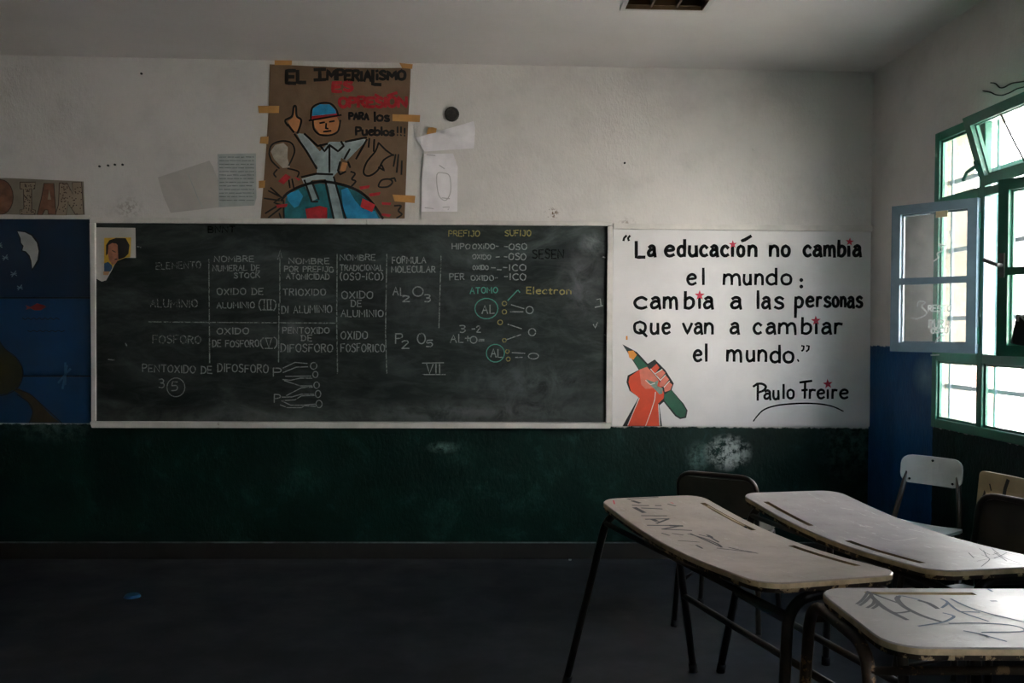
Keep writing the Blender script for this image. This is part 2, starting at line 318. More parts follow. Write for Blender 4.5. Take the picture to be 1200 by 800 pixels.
def ribbon(bm, pts, wd, mapper, taper=0, off=0):
    """flat brush / chalk stroke of width wd; mapper takes the 2D stroke onto its surface"""
    if len(pts) == 1: pts = [pts[0], (pts[0][0]+wd*.3, pts[0][1])]
    q = [pts[0]]
    for p in pts[1:]:
        if math.hypot(p[0]-q[-1][0], p[1]-q[-1][1]) > 1e-4: q.append(p)
    if len(q) < 2: return
    n = len(q); L = []; Rr = []
    for i in range(n):
        a = q[max(0, i-1)]; b = q[min(n-1, i+1)]; dx, dy = b[0]-a[0], b[1]-a[1]; l = math.hypot(dx, dy) or 1; dx /= l; dy /= l
        x, y = q[i]
        k = 1.0
        if taper: k = 1-taper*abs(2*i/(n-1)-1)**2*(.6+.4*math.sin(i*1.3+x)) if n > 2 else 1
        h = wd/2*k
        if i == 0: x -= dx*wd*.25; y -= dy*wd*.25
        if i == n-1: x += dx*wd*.25; y += dy*wd*.25
        L.append(bm.verts.new(mapper(x-dy*h, y+dx*h, off))); Rr.append(bm.verts.new(mapper(x+dy*h, y-dx*h, off)))
    for i in range(n-1): bm.faces.new((L[i], L[i+1], Rr[i+1], Rr[i]))
def wallmap(depth):                                   # depth: how far the painted surface stands off the wall
    def f(x, y, off=0):
        p = on_back(x, y); return (p.x, D-depth-off, p.z)
    return f
def flat(name, polys, m, mapper, off, parent):
    bm = bmesh.new()
    for P in polys:
        vs = [bm.verts.new(mapper(x, y, off)) for x, y in P]
        for t in tessellate_polygon([[Vector((x, y, 0)) for x, y in P]]):
            try: bm.faces.new([vs[i] for i in t])
            except ValueError: pass
    return build(name, bm, m, parent)
def subdiv(p, n=4):
    if len(p) > 6: return p
    o = [p[0]]
    for a, b in zip(p, p[1:]): o += [(a[0]+(b[0]-a[0])*k/n, a[1]+(b[1]-a[1])*k/n) for k in range(1, n+1)]
    return o
def strokes(name, S, wd, m, mapper, off, parent, taper=0, smooth=False):
    bm = bmesh.new()
    for s in S: ribbon(bm, catmull(list(s)) if smooth else (subdiv(list(s)) if taper else list(s)), wd, mapper, taper, off)
    o = build(name, bm, m, parent)
    if len(S) > 1: o['kind'] = 'stuff'
    return o
def circle(cx, cy, rx, ry=None, n=18, ph=0):
    ry = ry or rx; return [(cx+rx*math.cos(2*math.pi*i/n+ph), cy+ry*math.sin(2*math.pi*i/n+ph)) for i in range(n+1)]
def starpoly(cx, cy, r, rot=0):
    return [(cx+(r if i % 2 == 0 else r*.42)*math.sin(math.pi*i/5+rot), cy-(r if i % 2 == 0 else r*.42)*math.cos(math.pi*i/5+rot)) for i in range(10)]
def tube(bm, pts, r, n=10, closed=False):
    pts = [Vector(p) for p in pts]; rings = []
    t0 = (pts[1]-pts[0]).normalized(); ref = Vector((0, 0, 1)) if abs(t0.z) < .9 else Vector((1, 0, 0)); u = t0.cross(ref).normalized()
    for i, p in enumerate(pts):
        t = (pts[min(i+1, len(pts)-1)]-pts[max(i-1, 0)]).normalized(); u = (u-t*u.dot(t)).normalized(); v = t.cross(u)
        rings.append([bm.verts.new(p+(u*math.cos(2*math.pi*k/n)+v*math.sin(2*math.pi*k/n))*r) for k in range(n)])
    for a, b in zip(rings, rings[1:]):
        for k in range(n): bm.faces.new((a[k], a[(k+1) % n], b[(k+1) % n], b[k]))
    bm.faces.new(rings[0][::-1]); bm.faces.new(rings[-1])
def tubeo(name, pts, r, m, parent=None, n=10):
    bm = bmesh.new(); tube(bm, pts, r, n); return build(name, bm, m, parent, smooth=True)
def rounded(pts, rad, seg=6):
    """polyline with its inner corners rounded"""
    P = [Vector(p) for p in pts]; o = [P[0]]
    for i in range(1, len(P)-1):
        a = (P[i-1]-P[i]); b = (P[i+1]-P[i]); r = min(rad, a.length*.49, b.length*.49); a = P[i]+a.normalized()*r; b = P[i]+b.normalized()*r
        for k in range(seg+1):
            t = k/seg; o.append(a*(1-t)**2+P[i]*2*t*(1-t)+b*t*t)
    o.append(P[-1]); return o

# ------------------------------------------------------------------ stroke alphabet (cap height 10, x-height 6.4)
G = {
'A': (6, '0 0,3 10,6 0|1.2 4,4.8 4'), 'B': (5.5, '0 0,0 10|~0 10,4 9.4,4.6 7.6,3 5.6,0 5.3|~0 5.3,4.4 4.8,5.4 2.6,4 .4,0 0'),
'C': (5.5, '~5.5 8.6,3.6 10,1.2 8.8,0 5,1.2 1.2,3.6 0,5.5 1.4'), 'D': (5.5, '0 0,0 10|~-.6 10,3.6 9.4,5.5 5.4,3.8 .8,-.6 0'),
'E': (5, '5 10,0 10,0 0,5 0|0 5.2,4 5.2'), 'F': (5, '5 10,0 10,0 0|0 5.2,4 5.2'), 'G': (5.5, '~5.5 8.6,3.6 10,1.2 8.8,0 5,1.2 1.2,3.6 0,5.5 1.6|5.5 1.6,5.5 4.6,3 4.6'),
'H': (5.5, '0 0,0 10|5.5 0,5.5 10|0 5,5.5 5'), 'I': (1, '.5 0,.5 10'), 'J': (4.5, '4 10,4 3|~4 3,3.4 .5,1.8 0,0 1.6|2 10,5.4 10'),
'K': (5.5, '0 0,0 10|5 10,0 4.6|1.6 5.8,5.5 0'), 'W': (7, '0 10,1.8 0,3.5 7,5.2 0,7 10'), 'L': (4.5, '0 10,0 0,4.5 0'), 'M': (7, '0 0,.4 10,3.5 3.4,6.6 10,7 0'), 'N': (6, '0 0,0 10,6 0,6 10'), 'O': (6, '~3 10,.6 8.2,0 5,.8 1.4,3 0,5.2 1.4,6 5,5.4 8.2,3 10'),
'P': (5, '0 0,0 10|~0 10,4 9.6,5 7.4,3.8 5.2,0 4.8'), 'Q': (6.6, '~3 10,.6 8.4,0 5,.8 1.6,3 .4,5.2 1.6,6 5,5.4 8.4,3 10|~3 3.4,4.6 1,6.6 -2.4'),
'R': (5.2, '0 0,0 10|~0 10,4 9.6,4.8 7.6,3.6 5.6,0 5.2|2 5.2,5.2 0'), 'S': (5, '~4.8 8.6,3 10,.8 9,.4 7,2.6 5.4,4.8 3.6,4.4 1,2.4 0,0 1.2'),
'T': (6, '0 10,6 10|3 10,3 0'), 'U': (5.6, '~0 10,0 3.4,1 .6,2.8 0,4.6 .6,5.6 3.4,5.6 10'), 'V': (5.6, '0 10,2.8 0,5.6 10'), 'X': (5.5, '0 0,5.5 10|0 10,5.5 0'), 'Y': (5.5, '0 10,2.8 5,5.5 10|2.8 5,2.8 0'), 'Z': (5, '0 10,5 10,0 0,5 0'),
'3': (4.6, '~0 9.6,2.6 10,4.4 8.4,3.6 6,1.6 5.4|~1.6 5.4,4.4 4.4,4.6 2,2.8 0,0 .4'), '5': (4.6, '4.6 10,.6 10,.2 5.6|~.2 5.6,3.4 6,4.6 3.4,3.4 .6,0 .2'), '2': (4.6, '~.2 8,1.4 9.8,3.6 9.6,4.2 7.6,2.6 4.2,0 0|0 0,4.8 0'),
'(': (2.4, '~2.4 11,.4 8,.2 3,2.2 -1'), ')': (2.4, '~0 11,2 8,2.2 3,.2 -1'), '-': (3.6, '0 5,3.6 5'), '=': (4, '0 6.2,4 6.2|0 3.6,4 3.6'), '+': (5, '0 5,5 5|2.5 7.6,2.5 2'), '.': (1, '.3 .3,.7 .3'), ':': (1, '.3 1,.7 1|.3 5.6,.7 5.6'),
'!': (1.2, '.6 10,.6 3.4|.5 .5,.7 .5'), '/': (3, '0 0,3 10'), ' ': (3, ''), '_': (4, '0 1,4 1'),
'a': (5, '~.6 5.6,2.6 6.6,4.4 5.6,4.6 3,5.2 -.4|~4.6 3.9,2 4.1,.2 2.4,.8 .4,2.8 .4,4.6 2'), 'b': (5, '.2 10,0 0|~0 4.6,2.4 6.4,4.8 5,4.8 1.8,2.6 0,0 .4'),
'c': (4.6, '~4.6 5.2,2.8 6.5,.8 5.2,.1 3,1 .8,2.8 0,4.6 .8'), 'd': (5, '4.8 10.4,4.8 -.2|~4.8 4.8,2.6 6.4,.3 4.8,.2 1.6,2.2 0,4.8 1.2'),
'e': (4.8, '~.4 3.4,4.4 3.9,4.4 5.6,2.6 6.5,.7 5.2,.1 2.8,1.2 .5,3 0,4.8 .9'), 'i': (1, '.5 6.2,.5 0'), 'l': (1, '.5 10.4,.5 0'), 'm': (8, '.2 6.6,0 0|~.2 4.4,2 6.4,3.8 5.2,4 0|~4 4.4,5.8 6.4,7.6 5.2,8 -.6'),
'n': (5, '.2 6.6,0 0|~.1 4.2,2.2 6.4,4.4 5.4,4.8 3,4.8 -.2'), 'o': (5, '~2.5 6.5,.6 5.4,0 3.2,.7 .8,2.5 0,4.3 .8,5 3.2,4.4 5.4,2.5 6.5'), 'p': (5, '.2 6.6,0 -5.4|~.2 5.6,2.6 6.6,4.9 4.8,4.4 1.8,2.4 .6,.2 1.4'),
'r': (4.2, '.2 6.6,0 0|~.2 4.4,1.6 6.2,4.2 6'), 's': (4.4, '~4.2 5.6,2.4 6.6,.5 5.2,1.6 3.6,3.8 2.6,4 .8,2 -.1,0 .8'), 't': (3.6, '1.6 9.4,1.6 .6,3.4 0|0 6.4,3.6 6.4'), 'u': (5, '~.2 6.4,0 2,1.4 0,3.4 .4,4.6 2|4.6 6.4,4.8 -.2'), 'v': (5, '0 6.4,2.4 0,5 6.4'), 'y': (5, '0 6.4,2.6 .6|5 6.4,1.6 -4')}
def glyph(ch, x0, x1, base, cap, jit=0):
    wd, s = G[ch]; out = []
    for part in [q for q in s.split('|') if q]:
        sm = part.startswith('~'); pts = [tuple(float(v) for v in q.split()) for q in part.lstrip('~').split(',')]
        pts = [(x0+(x1-x0)*px/wd+random.uniform(-jit, jit), base-py*cap/10+random.uniform(-jit, jit)) for px, py in pts]
        out.append(catmull(pts) if sm else pts)
    return out
def text(s, x0, x1, base, cap, slope=0, gap=2.2, jit=.25):
    tot = sum(G[c][0] for c in s)+gap*(len(s)-1); k = (x1-x0)/tot; x = x0; out = []
    for c in s:
        wd = G[c][0]*k; b = base+slope*(x-x0)+random.uniform(-jit, jit)*1.2; out += glyph(c, x, x+wd, b, cap*random.uniform(.94, 1.04), jit); x += wd+gap*k
    return out

# ================================================================== ROOM
XL, YB = -4.3, -2.6
boxo('floor', (XL-.2, XW+WT, YB-.2, D+.2, -.12, 0), 'floor')['kind'] = 'structure'
bm = bmesh.new(); HX0, HX1, HY0, HY1 = .693, 1.077, 3.098, 4.367      # opening for the recessed light
for q in ((XL-.2, HX0, YB-.2, D+.2), (HX1, XW+WT+.1, YB-.2, D+.2), (HX0, HX1, YB-.2, HY0), (HX0, HX1, HY1, D+.2)): box(bm, *q, CEIL, CEIL+.18)
build('ceiling', bm, 'ceiling')['kind'] = 'structure'
boxo('wall_back', (XL-.2, XW+WT, D, D+.2, 0, CEIL), 'wall_back')['kind'] = 'structure'
boxo('wall_left', (XL-.2, XL, YB, D, 0, CEIL), 'wall')['kind'] = 'structure'
boxo('wall_rear', (XL-.2, XW+WT, YB-.2, YB, 0, CEIL), 'wall')['kind'] = 'structure'
bm = bmesh.new(); ys = [YB]+[v for w_ in sorted(WIN) for v in w_]+[D]
for i in range(len(ys)-1):
    if i % 2 == 0: box(bm, XW, XW+WT, ys[i], ys[i+1], 0, CEIL)
    else: box(bm, XW, XW+WT, ys[i], ys[i+1], 0, WZ[0]); box(bm, XW, XW+WT, ys[i], ys[i+1], WZ[1], CEIL)
build('wall_right', bm, 'wall_right')['kind'] = 'structure'
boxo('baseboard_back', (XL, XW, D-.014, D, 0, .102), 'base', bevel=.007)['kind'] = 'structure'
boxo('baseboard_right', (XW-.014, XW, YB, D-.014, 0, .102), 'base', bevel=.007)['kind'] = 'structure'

# ================================================================== WINDOWS
def ring_frame(bm, x0, x1, z0, z1, wd, y0, y1):
    box(bm, x0, x0+wd, y0, y1, z0, z1); box(bm, x1-wd, x1, y0, y1, z0, z1); box(bm, x0+wd, x1-wd, y0, y1, z0, z0+wd); box(bm, x0+wd, x1-wd, y0, y1, z1-wd, z1)
def sash(name, parent, L, z0, z1, m, glass, bars=(), label=None, wd=.045, th=.032):
    """leaf in its own frame: x from the hinge, z up, y through its thickness"""
    bm = bmesh.new(); ring_frame(bm, 0, L, z0, z1, wd, -th/2, th/2)
    for b in bars: box(bm, wd, L-wd, -th/2, th/2, b-.016, b+.016)
    ring_frame(bm, wd, L-wd, z0+wd, z1-wd, .008, -th/2-.004, -th/2+.010)
    s = build(name, bm, m, parent)
    zs = [z0+wd]+[q for b in bars for q in (b-.016, b+.016)]+[z1-wd]
    for i in range(0, len(zs), 2): boxo('pane', (wd-.004, L-wd+.004, -.002, .002, zs[i]-.004, zs[i+1]+.004), glass, s)
    return s
T1, T2, MU1, MU2 = 1.25, 2.03, 4.13, 3.28          # transoms and mullions of the window in view
def window(name, y0, y1, full):
    root = empty(name, (XW, (y0+y1)/2, WZ[0])); tag(root, kind='structure')
    sh = y1-WIN[0][1]; m1, m2 = MU1+sh, MU2+sh; xa, xb = XW-.012, XW+.022
    def part(nm, bx, m='wgreen', bev=.004):
        o = boxo(nm, bx, m, bevel=bev); o.parent = root; o.matrix_parent_inverse = Matrix.Translation(-root.location); return o
    def wide(o): o.parent = root; o.matrix_parent_inverse = Matrix.Translation(-root.location); return o
    part('jamb', (xa, xb, y1-.045, y1, WZ[0], WZ[1])); part('jamb', (xa, xb, y0, y0+.045, WZ[0], WZ[1]))
    part('head', (xa, xb, y0+.045, y1-.045, WZ[1]-.045, WZ[1])); part('sill_rail', (xa, xb, y0+.045, y1-.045, WZ[0], WZ[0]+.045))
    for mm in (m1, m2): part('mullion', (xa, xb, mm-.024, mm+.024, WZ[0]+.045, WZ[1]-.045))
    for tt in (T1, T2):
        for a, b in ((y0+.045, m2-.024), (m2+.024, m1-.024), (m1+.024, y1-.045)): part('transom', (xa, xb, a, b, tt-.022, tt+.022))
    part('window_sill', (XW+.046, XW+WT+.02, y0, y1, WZ[0]-.02, WZ[0]+.02), 'wwhite', 0)
    rows = [(WZ[0]+.045, T1-.022), (T1+.022, T2-.022), (T2+.022, WZ[1]-.045)]
    cols = [(m1+.024, y1-.045), (m2+.024, m1-.024), (y0+.045, m2-.024)]
    for ci, (a, b) in enumerate(cols):
        for ri, (c, d) in enumerate(rows):
            if ci == 1 and ri > 0: continue
            part('pane', (XW+.012, XW+.016, a-.004, b+.004, c-.004, d+.004), 'glass', 0)
            bm = bmesh.new(); q = .012
            box(bm, XW+.002, XW+.012, a, a+q, c, d); box(bm, XW+.002, XW+.012, b-q, b, c, d); box(bm, XW+.002, XW+.012, a+q, b-q, c, c+q); box(bm, XW+.002, XW+.012, a+q, b-q, d-q, d); wide(build('glazing_bead', bm, 'wgreen'))
    # outer grille
    yy = y1-.045
    while yy > y0+.02:
        part('grille_bar', (XW+.058, XW+.068, yy-.008, yy+.008, WZ[0]+.02, WZ[1]), 'grille', 0); yy -= .405
    for zz in (1.096, 1.446, 1.796, 2.146): part('grille_bar', (XW+.068, XW+.080, y0, y1, zz-.011, zz+.011), 'grille', 0)
    wide(boxo('rebate', (XW-.014, XW+.040, m1-.034, m1-.0245, T1+.024, T2-.024), 'wwhite'))
    def leaf(nm, hy, rz, z0, z1, m, glass, bars, L):
        e = sash(nm, None, L, z0, z1, m, glass, bars); e.parent = root; e.matrix_parent_inverse = Matrix.Translation(-root.location)
        e.location = (XW-.030 if rz else XW+.010, hy, 0); e.rotation_euler = (0, 0, math.radians(90+rz)); return e
    Ls = (m1-m2)/2-.028
    za, zb = T1+.026, T2-.026
    if full:
        l = leaf('casement_sash', m1-.012, 37, za, zb, 'wblue', 'glass_dirty', (1.625,), Ls+.02); tag(l, 'grey-blue painted leaf')
        # writing on its dusty glass
        def gm(x, z, off=0): return (x, .0035+off, z)
        S = [[(Ls*k/100, z) for k, z in s] for s in (
            [(72, 1.50), (70, 1.525), (62, 1.52), (66, 1.50), (60, 1.465), (72, 1.440), (80, 1.445)],)]
        S = [catmull(s) for s in S]
        def gtext(s, k0, k1, zb_, cap):
            out = []
            for st in text(s, 0, 100, 0, 10, jit=.2): out.append([(Ls*(k0+(k1-k0)*x/100)/100, zb_-y*cap/10) for x, y in st])
            return out
        S += gtext('RESTO', 58, 30, 1.475, .03)+gtext('Y', 46, 43, 1.440, .03)+gtext('PURA', 57, 32, 1.395, .038)+gtext('OSCU', 54, 34, 1.370, .026)
        S += [catmull([(Ls*k/100, z) for k, z in ((38, 1.36), (46, 1.345), (48, 1.31), (38, 1.285), (32, 1.285))]), [(Ls*.44, 1.265), (Ls*.54, 1.262)]]
        S += [catmull([(Ls*k/100, z) for k, z in ((52, 1.72), (47, 1.735), (48, 1.755), (42, 1.77), (46, 1.80), (38, 1.79), (40, 1.83))]), [(Ls*.30, 1.80), (Ls*.34, 1.86)]]
        bm = bmesh.new()
        for s in S: ribbon(bm, s, .0065, gm)
        build('glass_writing', bm, 'glass_write', l)
        boxo('paper_scrap', (Ls*.36, Ls*.50, .003, .006, zb-.075, zb-.045), 'seat_cream', l)
        l2 = leaf('casement_sash', m2+.012, 26, za, zb, 'wgreen', 'glass_dirty', (1.625,), Ls)
        S = []
        for st in text('Re'.upper()+'V', 0, 100, 0, 10): S.append([(Ls*(.78-.30*x/100), 1.42-y*.004) for x, y in st])
        bm = bmesh.new()
        for s in S: ribbon(bm, s, .008, gm, 0, .004)
        build('glass_writing', bm, 'glass_write', l2)
        flat('black_sticker', [[(Ls*.86, 1.33), (Ls*.80, 1.45), (Ls*.6, 1.42), (Ls*.3, 1.40), (Ls*.12, 1.36), (Ls*.12, 1.30), (Ls*.6, 1.31)]], 'black', gm, .001, l2)
        bm = bmesh.new(); box(bm, Ls-.034, Ls-.012, .016, .024, 1.60, 1.70); tube(bm, [(Ls-.023, .02, 1.65), (Ls-.023, .05, 1.65), (Ls+.035, .055, 1.675)], .0085, 8)
        build('handle', bm, 'metal', l2)
        for zz in (1.36, 1.90):
            h = tubeo('hinge', [(XW-.022, m1-.004, zz-.04), (XW-.022, m1-.004, zz+.04)], .009, 'wgreen'); wide(h)
    else:
        for (hy, sgn) in ((m1-.026, -90), (m2+.026, 90)):
            e = sash('casement_sash', None, Ls, za, zb, 'wgreen', 'glass', (1.625,)); e.parent = root; e.matrix_parent_inverse = Matrix.Translation(-root.location)
            e.location = (XW+.010, hy, 0); e.rotation_euler = (0, 0, math.radians(sgn))
    # hopper, hinged below and tipped inwards
    Lh = (m1-m2)-.052
    h = sash('hopper_sash', None, Lh, 0, WZ[1]-T2-.040 if full else WZ[1]-.045-T2-.026, 'wgreen', 'glass')
    h.parent = root; h.matrix_parent_inverse = Matrix.Translation(-root.location); h.location = (XW-.012, m2+.026, T2+.027)
    h.rotation_euler = (0, 0, 0)
    tip = math.radians(17 if full else 0)
    Rm = Matrix.Rotation(math.radians(90), 4, 'Z'); h.rotation_mode = 'XYZ'
    h.rotation_euler = (Matrix.Rotation(-tip, 4, 'Y') @ Rm).to_euler()
    if full:
        bm = bmesh.new(); tube(bm, [(Lh+.0, .014, .10), (Lh+.03, .045, .085), (Lh+.07, .05, .055)], .009, 8); box(bm, Lh-.03, Lh, .012, .022, .075, .125); build('latch', bm, 'wgreen', h)
        wide(tubeo('stay_wire', [(XW-.10, 3.86, 2.36), (XW-.06, 3.80, 2.20), (XW-.01, 3.76, 2.06)], .004, 'wire', n=6))
    return root
for i, (a, b) in enumerate(WIN): window('window_%d' % (i+1), a, b, i == 0)

# thin wires crossing the wall above the window
def side_wire(pts, label):
    q = [on_side(*p, x=XW-.004) for p in pts]; o = tubeo('wall_wire', rounded(q, .02, 3), .0028, 'wire', n=6); tag(o, label, 'wire', 'loose wires above the window')
side_wire([(1161, 97), (1167, 97.5), (1171, 103), (1176, 103), (1185, 97.5), (1200, 95.5), (1215, 92)], 'thin black wire sagging on the window wall, the upper of two')
side_wire([(1152, 106.5), (1161, 108), (1166, 111), (1174, 112), (1184, 108.5), (1191, 104), (1200, 102), (1215, 97)], 'thin black wire on the window wall just above the green frame, the lower of two')

# ================================================================== YARD OUTSIDE
boxo('ground', (XW+WT, 16, -12, 26, -.35, -.15), 'concrete')['kind'] = 'structure'
tag(boxo('yard_building', (7.0, 7.4, -10, 24, -.15, 5.2), 'render_cream'), 'sunlit cream building across the yard, filling the window view', 'building')
tag(boxo('brick_pier', (6.45, 6.65, 11.30, 11.48, -.15, 1.42), 'brick'), 'narrow brick pier in the yard seen through the open casement', 'pier')
sh = empty('shrub', (6.55, 11.39, 1.422)); tag(sh, 'small green plant growing on top of the brick pier outside', 'plant')
bm = bmesh.new()
for i in range(160):
    p = Vector((random.gauss(0, .06), random.gauss(0, .06), max(.06, abs(random.gauss(.13, .10)))))
    n = Vector((random.uniform(-1, 1), random.uniform(-1, 1), random.uniform(-1, 1))).normalized(); u = n.orthogonal().normalized()*.035; v = n.cross(u).normalized()*.02
    bm.faces.new([bm.verts.new(p+q) for q in (-u, v, u, -v)])
tag(build('foliage', bm, 'leaf', sh), kind='stuff'); tubeo('stem', [(0, 0, 0), (.01, .01, .15), (0, 0, .28)], .008, 'tree_trunk', sh)

# ================================================================== CEILING LIGHT
fx = empty('ceiling_light', (.885, 3.72, CEIL)); tag(fx, 'recessed ceiling light fitting with bronze louvre cells, at the top edge', 'ceiling light')
X0, X1, Y0, Y1 = -.19, .19, -.62, .645
bm = bmesh.new(); zz = -.006
ring = .022
box(bm, X0-ring, X0, Y0-ring, Y1+ring, zz, -.001); box(bm, X1, X1+ring, Y0-ring, Y1+ring, zz, -.001); box(bm, X0, X1, Y0-ring, Y0, zz, -.001); box(bm, X0, X1, Y1, Y1+ring, zz, -.001)
build('frame', bm, 'fix_white', fx)
boxo('tray', (X0, X1, Y0, Y1, .10, .11), 'louver', fx)
for q in ((X0, X0+.002, Y0, Y1), (X1-.002, X1, Y0, Y1), (X0+.002, X1-.002, Y0, Y0+.002), (X0+.002, X1-.002, Y1-.002, Y1)): boxo('tray_side', (*q, -.004, .10), 'louver', fx)
for i in range(4):
    x = X0+(X1-X0)*i/3; boxo('louver_blade', (x-.005 if i else x+.003, x+.005 if i < 3 else x-.003, Y0+.003, Y1-.003, .004, .056), 'louver', fx)
for k in range(12):
    y = Y0+.02+(Y1-Y0-.035)*k/11
    for i in range(3):
        xa, xb = X0+(X1-X0)*i/3+.007, X0+(X1-X0)*(i+1)/3-.007
        bm = bmesh.new()
        vs = [bm.verts.new(p) for p in ((xa, y-.016, .006), (xb, y-.016, .006), (xb, y+.004, .054), (xa, y+.004, .054), (xa, y-.010, .006), (xb, y-.010, .006), (xb, y+.010, .054), (xa, y+.010, .054))]
        for q in ((0, 1, 2, 3), (7, 6, 5, 4), (0, 4, 5, 1), (2, 6, 7, 3), (1, 5, 6, 2), (0, 3, 7, 4)): bm.faces.new([vs[j] for j in q])
        build('louver_fin', bm, 'louver', fx)
for i in range(3):
    x = X0+(X1-X0)*(i+.5)/3; tubeo('fluorescent_tube', [(x, Y0+.02, .076), (x, Y1-.02, .076)], .012, 'tube_glass', fx)

# ================================================================== CHALKBOARD
bb = empty('chalkboard', (on_back(411, 380).x, D, .78)); tag(bb, 'long dark chalkboard in an off-white frame covered in chemistry notes', 'chalkboard')
def adopt(o, r):
    o.parent = r; o.matrix_parent_inverse = Matrix.Translation(-r.location); return o
class Under:                                         # adopt everything built between two moments
    def __init__(s, r): s.r = r
    def __enter__(s): s.before = set(sc.collection.objects)
    def __exit__(s, *a):
        for o in [q for q in sc.collection.objects if q not in s.before and q.parent is None]: adopt(o, s.r)
CHALK = []
with Under(bb):
    prism('writing_surface', [(112, 260), (713, 264), (711, 494), (112, 493)], .012, 'board')
    prism('frame_rail', [(107.5, 255), (430, 257.4), (430, 263.4), (114, 261.5), (107.5, 261.5)], .030, 'trim', bevel=.003)
    prism('frame_rail', [(430.6, 257.4), (716.5, 260), (716.5, 265.4), (712, 265.2), (430.6, 263.4)], .030, 'trim', bevel=.003)
    prism('frame_stile', [(107.5, 261.6), (113.8, 261.6), (114.2, 493), (110, 493)], .030, 'trim', bevel=.003)
    prism('frame_stile', [(711.6, 265.5), (717.5, 265.5), (715.5, 494.5), (709.4, 494.5)], .030, 'trim', bevel=.003)
    prism('chalk_ledge', [(110, 493), (715.5, 494.6), (713.5, 500.8), (112, 500)], .055, 'trim', bevel=.003)
    mp = wallmap(.0125)
    def ch(strk, wd=1.25, m='chalk', label=None):
        o = strokes('chalk_writing', strk, wd, m, mp, .0004, None)
        if label: o['label'] = label
    T = text
    ch(T('ELEMENTO', 184, 236, 315.5, 7.5, -.03), m='chalk_faint', label='faint chalk word ELEMENTO')
    ch(T('NOMBRE', 252, 298, 307, 6.5, -.01), label='chalk heading NOMBRE NUMERAL DE STOCK'); ch(T('NUMERAL DE', 250, 305, 317.5, 6.5, -.01)); ch(T('STOCK', 275, 305, 325.5, 6, -.01))
    ch(T('OXIDO DE', 255, 309, 345, 7)); ch(T('ALUMINIO', 255, 299, 361, 7)); ch(T('(III)', 304, 324, 362.5, 11), label='chalk numeral III in brackets'); ch([[(308, 351), (320, 351)], [(308, 363), (320, 363)]], 1.0)
    ch(T('ALUMINIO', 177, 232, 360, 9), m='chalk_faint', label='faint chalk word ALUMINIO'); ch(T('FOSFORO', 180, 236, 402, 9), m='chalk_faint', label='faint chalk word FOSFORO')
    ch(T('OXIDO', 255, 292, 391, 7)); ch(T('DE FOSFORO', 250, 304, 406, 7.5), label='chalk words OXIDO DE FOSFORO'); ch(T('(V)', 306, 325, 407, 11)); ch([[(311, 396), (320, 396)], [(311, 408), (320, 408)]], 1.0)
    ch(T('NOMBRE', 339, 386, 309, 6.5, .01), label='chalk heading NOMBRE POR PREFIJO ATOMICIDAD'); ch(T('POR PREFIJO', 334, 391, 318.5, 6.5, .01)); ch(T('ATOMICIDAD', 336, 386, 327, 6.2, .01))
    ch(T('TRIOXIDO', 332, 382, 346, 7.5), label='chalk words TRIOXIDO DIALUMINIO'); ch(T('DI ALUMINIO', 331, 389, 367, 8.5, -.02))
    ch(T('PENTOXIDO', 332, 386, 390.5, 7), label='chalk words PENTOXIDO DE DIFOSFORO'); ch(T('DE', 354, 366, 399, 6.5)); ch(T('DIFOSFORO', 330, 390, 412, 9))
    ch(T('NOMBRE', 399, 440, 305, 6.5), label='chalk heading NOMBRE TRADICIONAL'); ch(T('TRADICIONAL', 399, 449, 317, 6.5)); ch(T('(OSO-ICO)', 399, 449, 328, 8))
    ch(T('OXIDO', 401, 437, 349.5, 8), label='chalk words OXIDO DE ALUMINIO'); ch(T('DE', 412, 424, 359, 7)); ch(T('ALUMINIO', 400, 449, 371, 8))
    ch(T('OXIDO', 400, 431, 397, 8.5), label='chalk words OXIDO FOSFORICO'); ch(T('FOSFORICO', 400, 451, 412, 9))
    ch(T('FORMULA', 460, 499, 308.5, 7.5), label='chalk heading FORMULA MOLECULAR'); ch(T('MOLECULAR', 459, 510, 319, 7))
    ch(T('AL', 461, 474, 346, 9.5), 1.4, label='chalk formula Al2 O3'); ch(T('2', 472, 480, 353, 7), 1.4); ch([circle(490, 341.5, 6, 5.5)], 1.4); ch(T('3', 498, 504, 353.5, 9), 1.4)
    ch(T('P', 464, 472, 402, 11), 1.4, label='chalk formula P2 O5'); ch(T('2', 471, 479, 408, 9), 1.4); ch([circle(494, 396.5, 4.6, 6)], 1.4); ch(T('5', 500, 507, 406, 8), 1.4)
    ch(T('VII', 500, 516, 437, 11), 1.4, label='chalk numeral VII between two lines'); ch([[(495, 425.2), (520, 424.8)], [(495, 438.6), (522, 438.6)]], 1.1)
    ch(T('PREFIJO', 526, 562, 277, 6.5), m='chalk_y', label='yellow chalk word PREFIJO'); ch(T('SUFIJO', 592, 622, 276.5, 6.5), m='chalk_y', label='yellow chalk word SUFIJO')
    ch(T('HIPO', 530, 551, 292, 6.5)); ch(T('OXIDO-', 554, 584, 291.5, 5.5)); ch(T('-OSO', 591, 617, 292.5, 7)); ch(T('OXIDO', 554, 575, 303.5, 5)); ch(T('-', 581, 585, 303.5, 5)); ch(T('-OSO', 591, 616, 304.5, 7.5))
    ch(T('OXIDO', 554, 572, 316, 5)); ch(T('-_-ICO', 576, 616, 317, 7)); ch(T('PER', 527, 544, 328, 7.5)); ch(T('OXIDO-', 552, 583, 328.5, 5.5)); ch(T('-ICO', 591, 616, 328, 7.5))
    ch(T('ATOMO', 551, 583, 344, 7, -.03), m='chalk_g', label='green chalk word ATOMO'); ch([circle(570, 361.5, 13.5, 12)], 1.2, 'chalk_g', 'green chalk ring around AL'); ch(T('AL', 565, 579, 367, 10), 1.4)
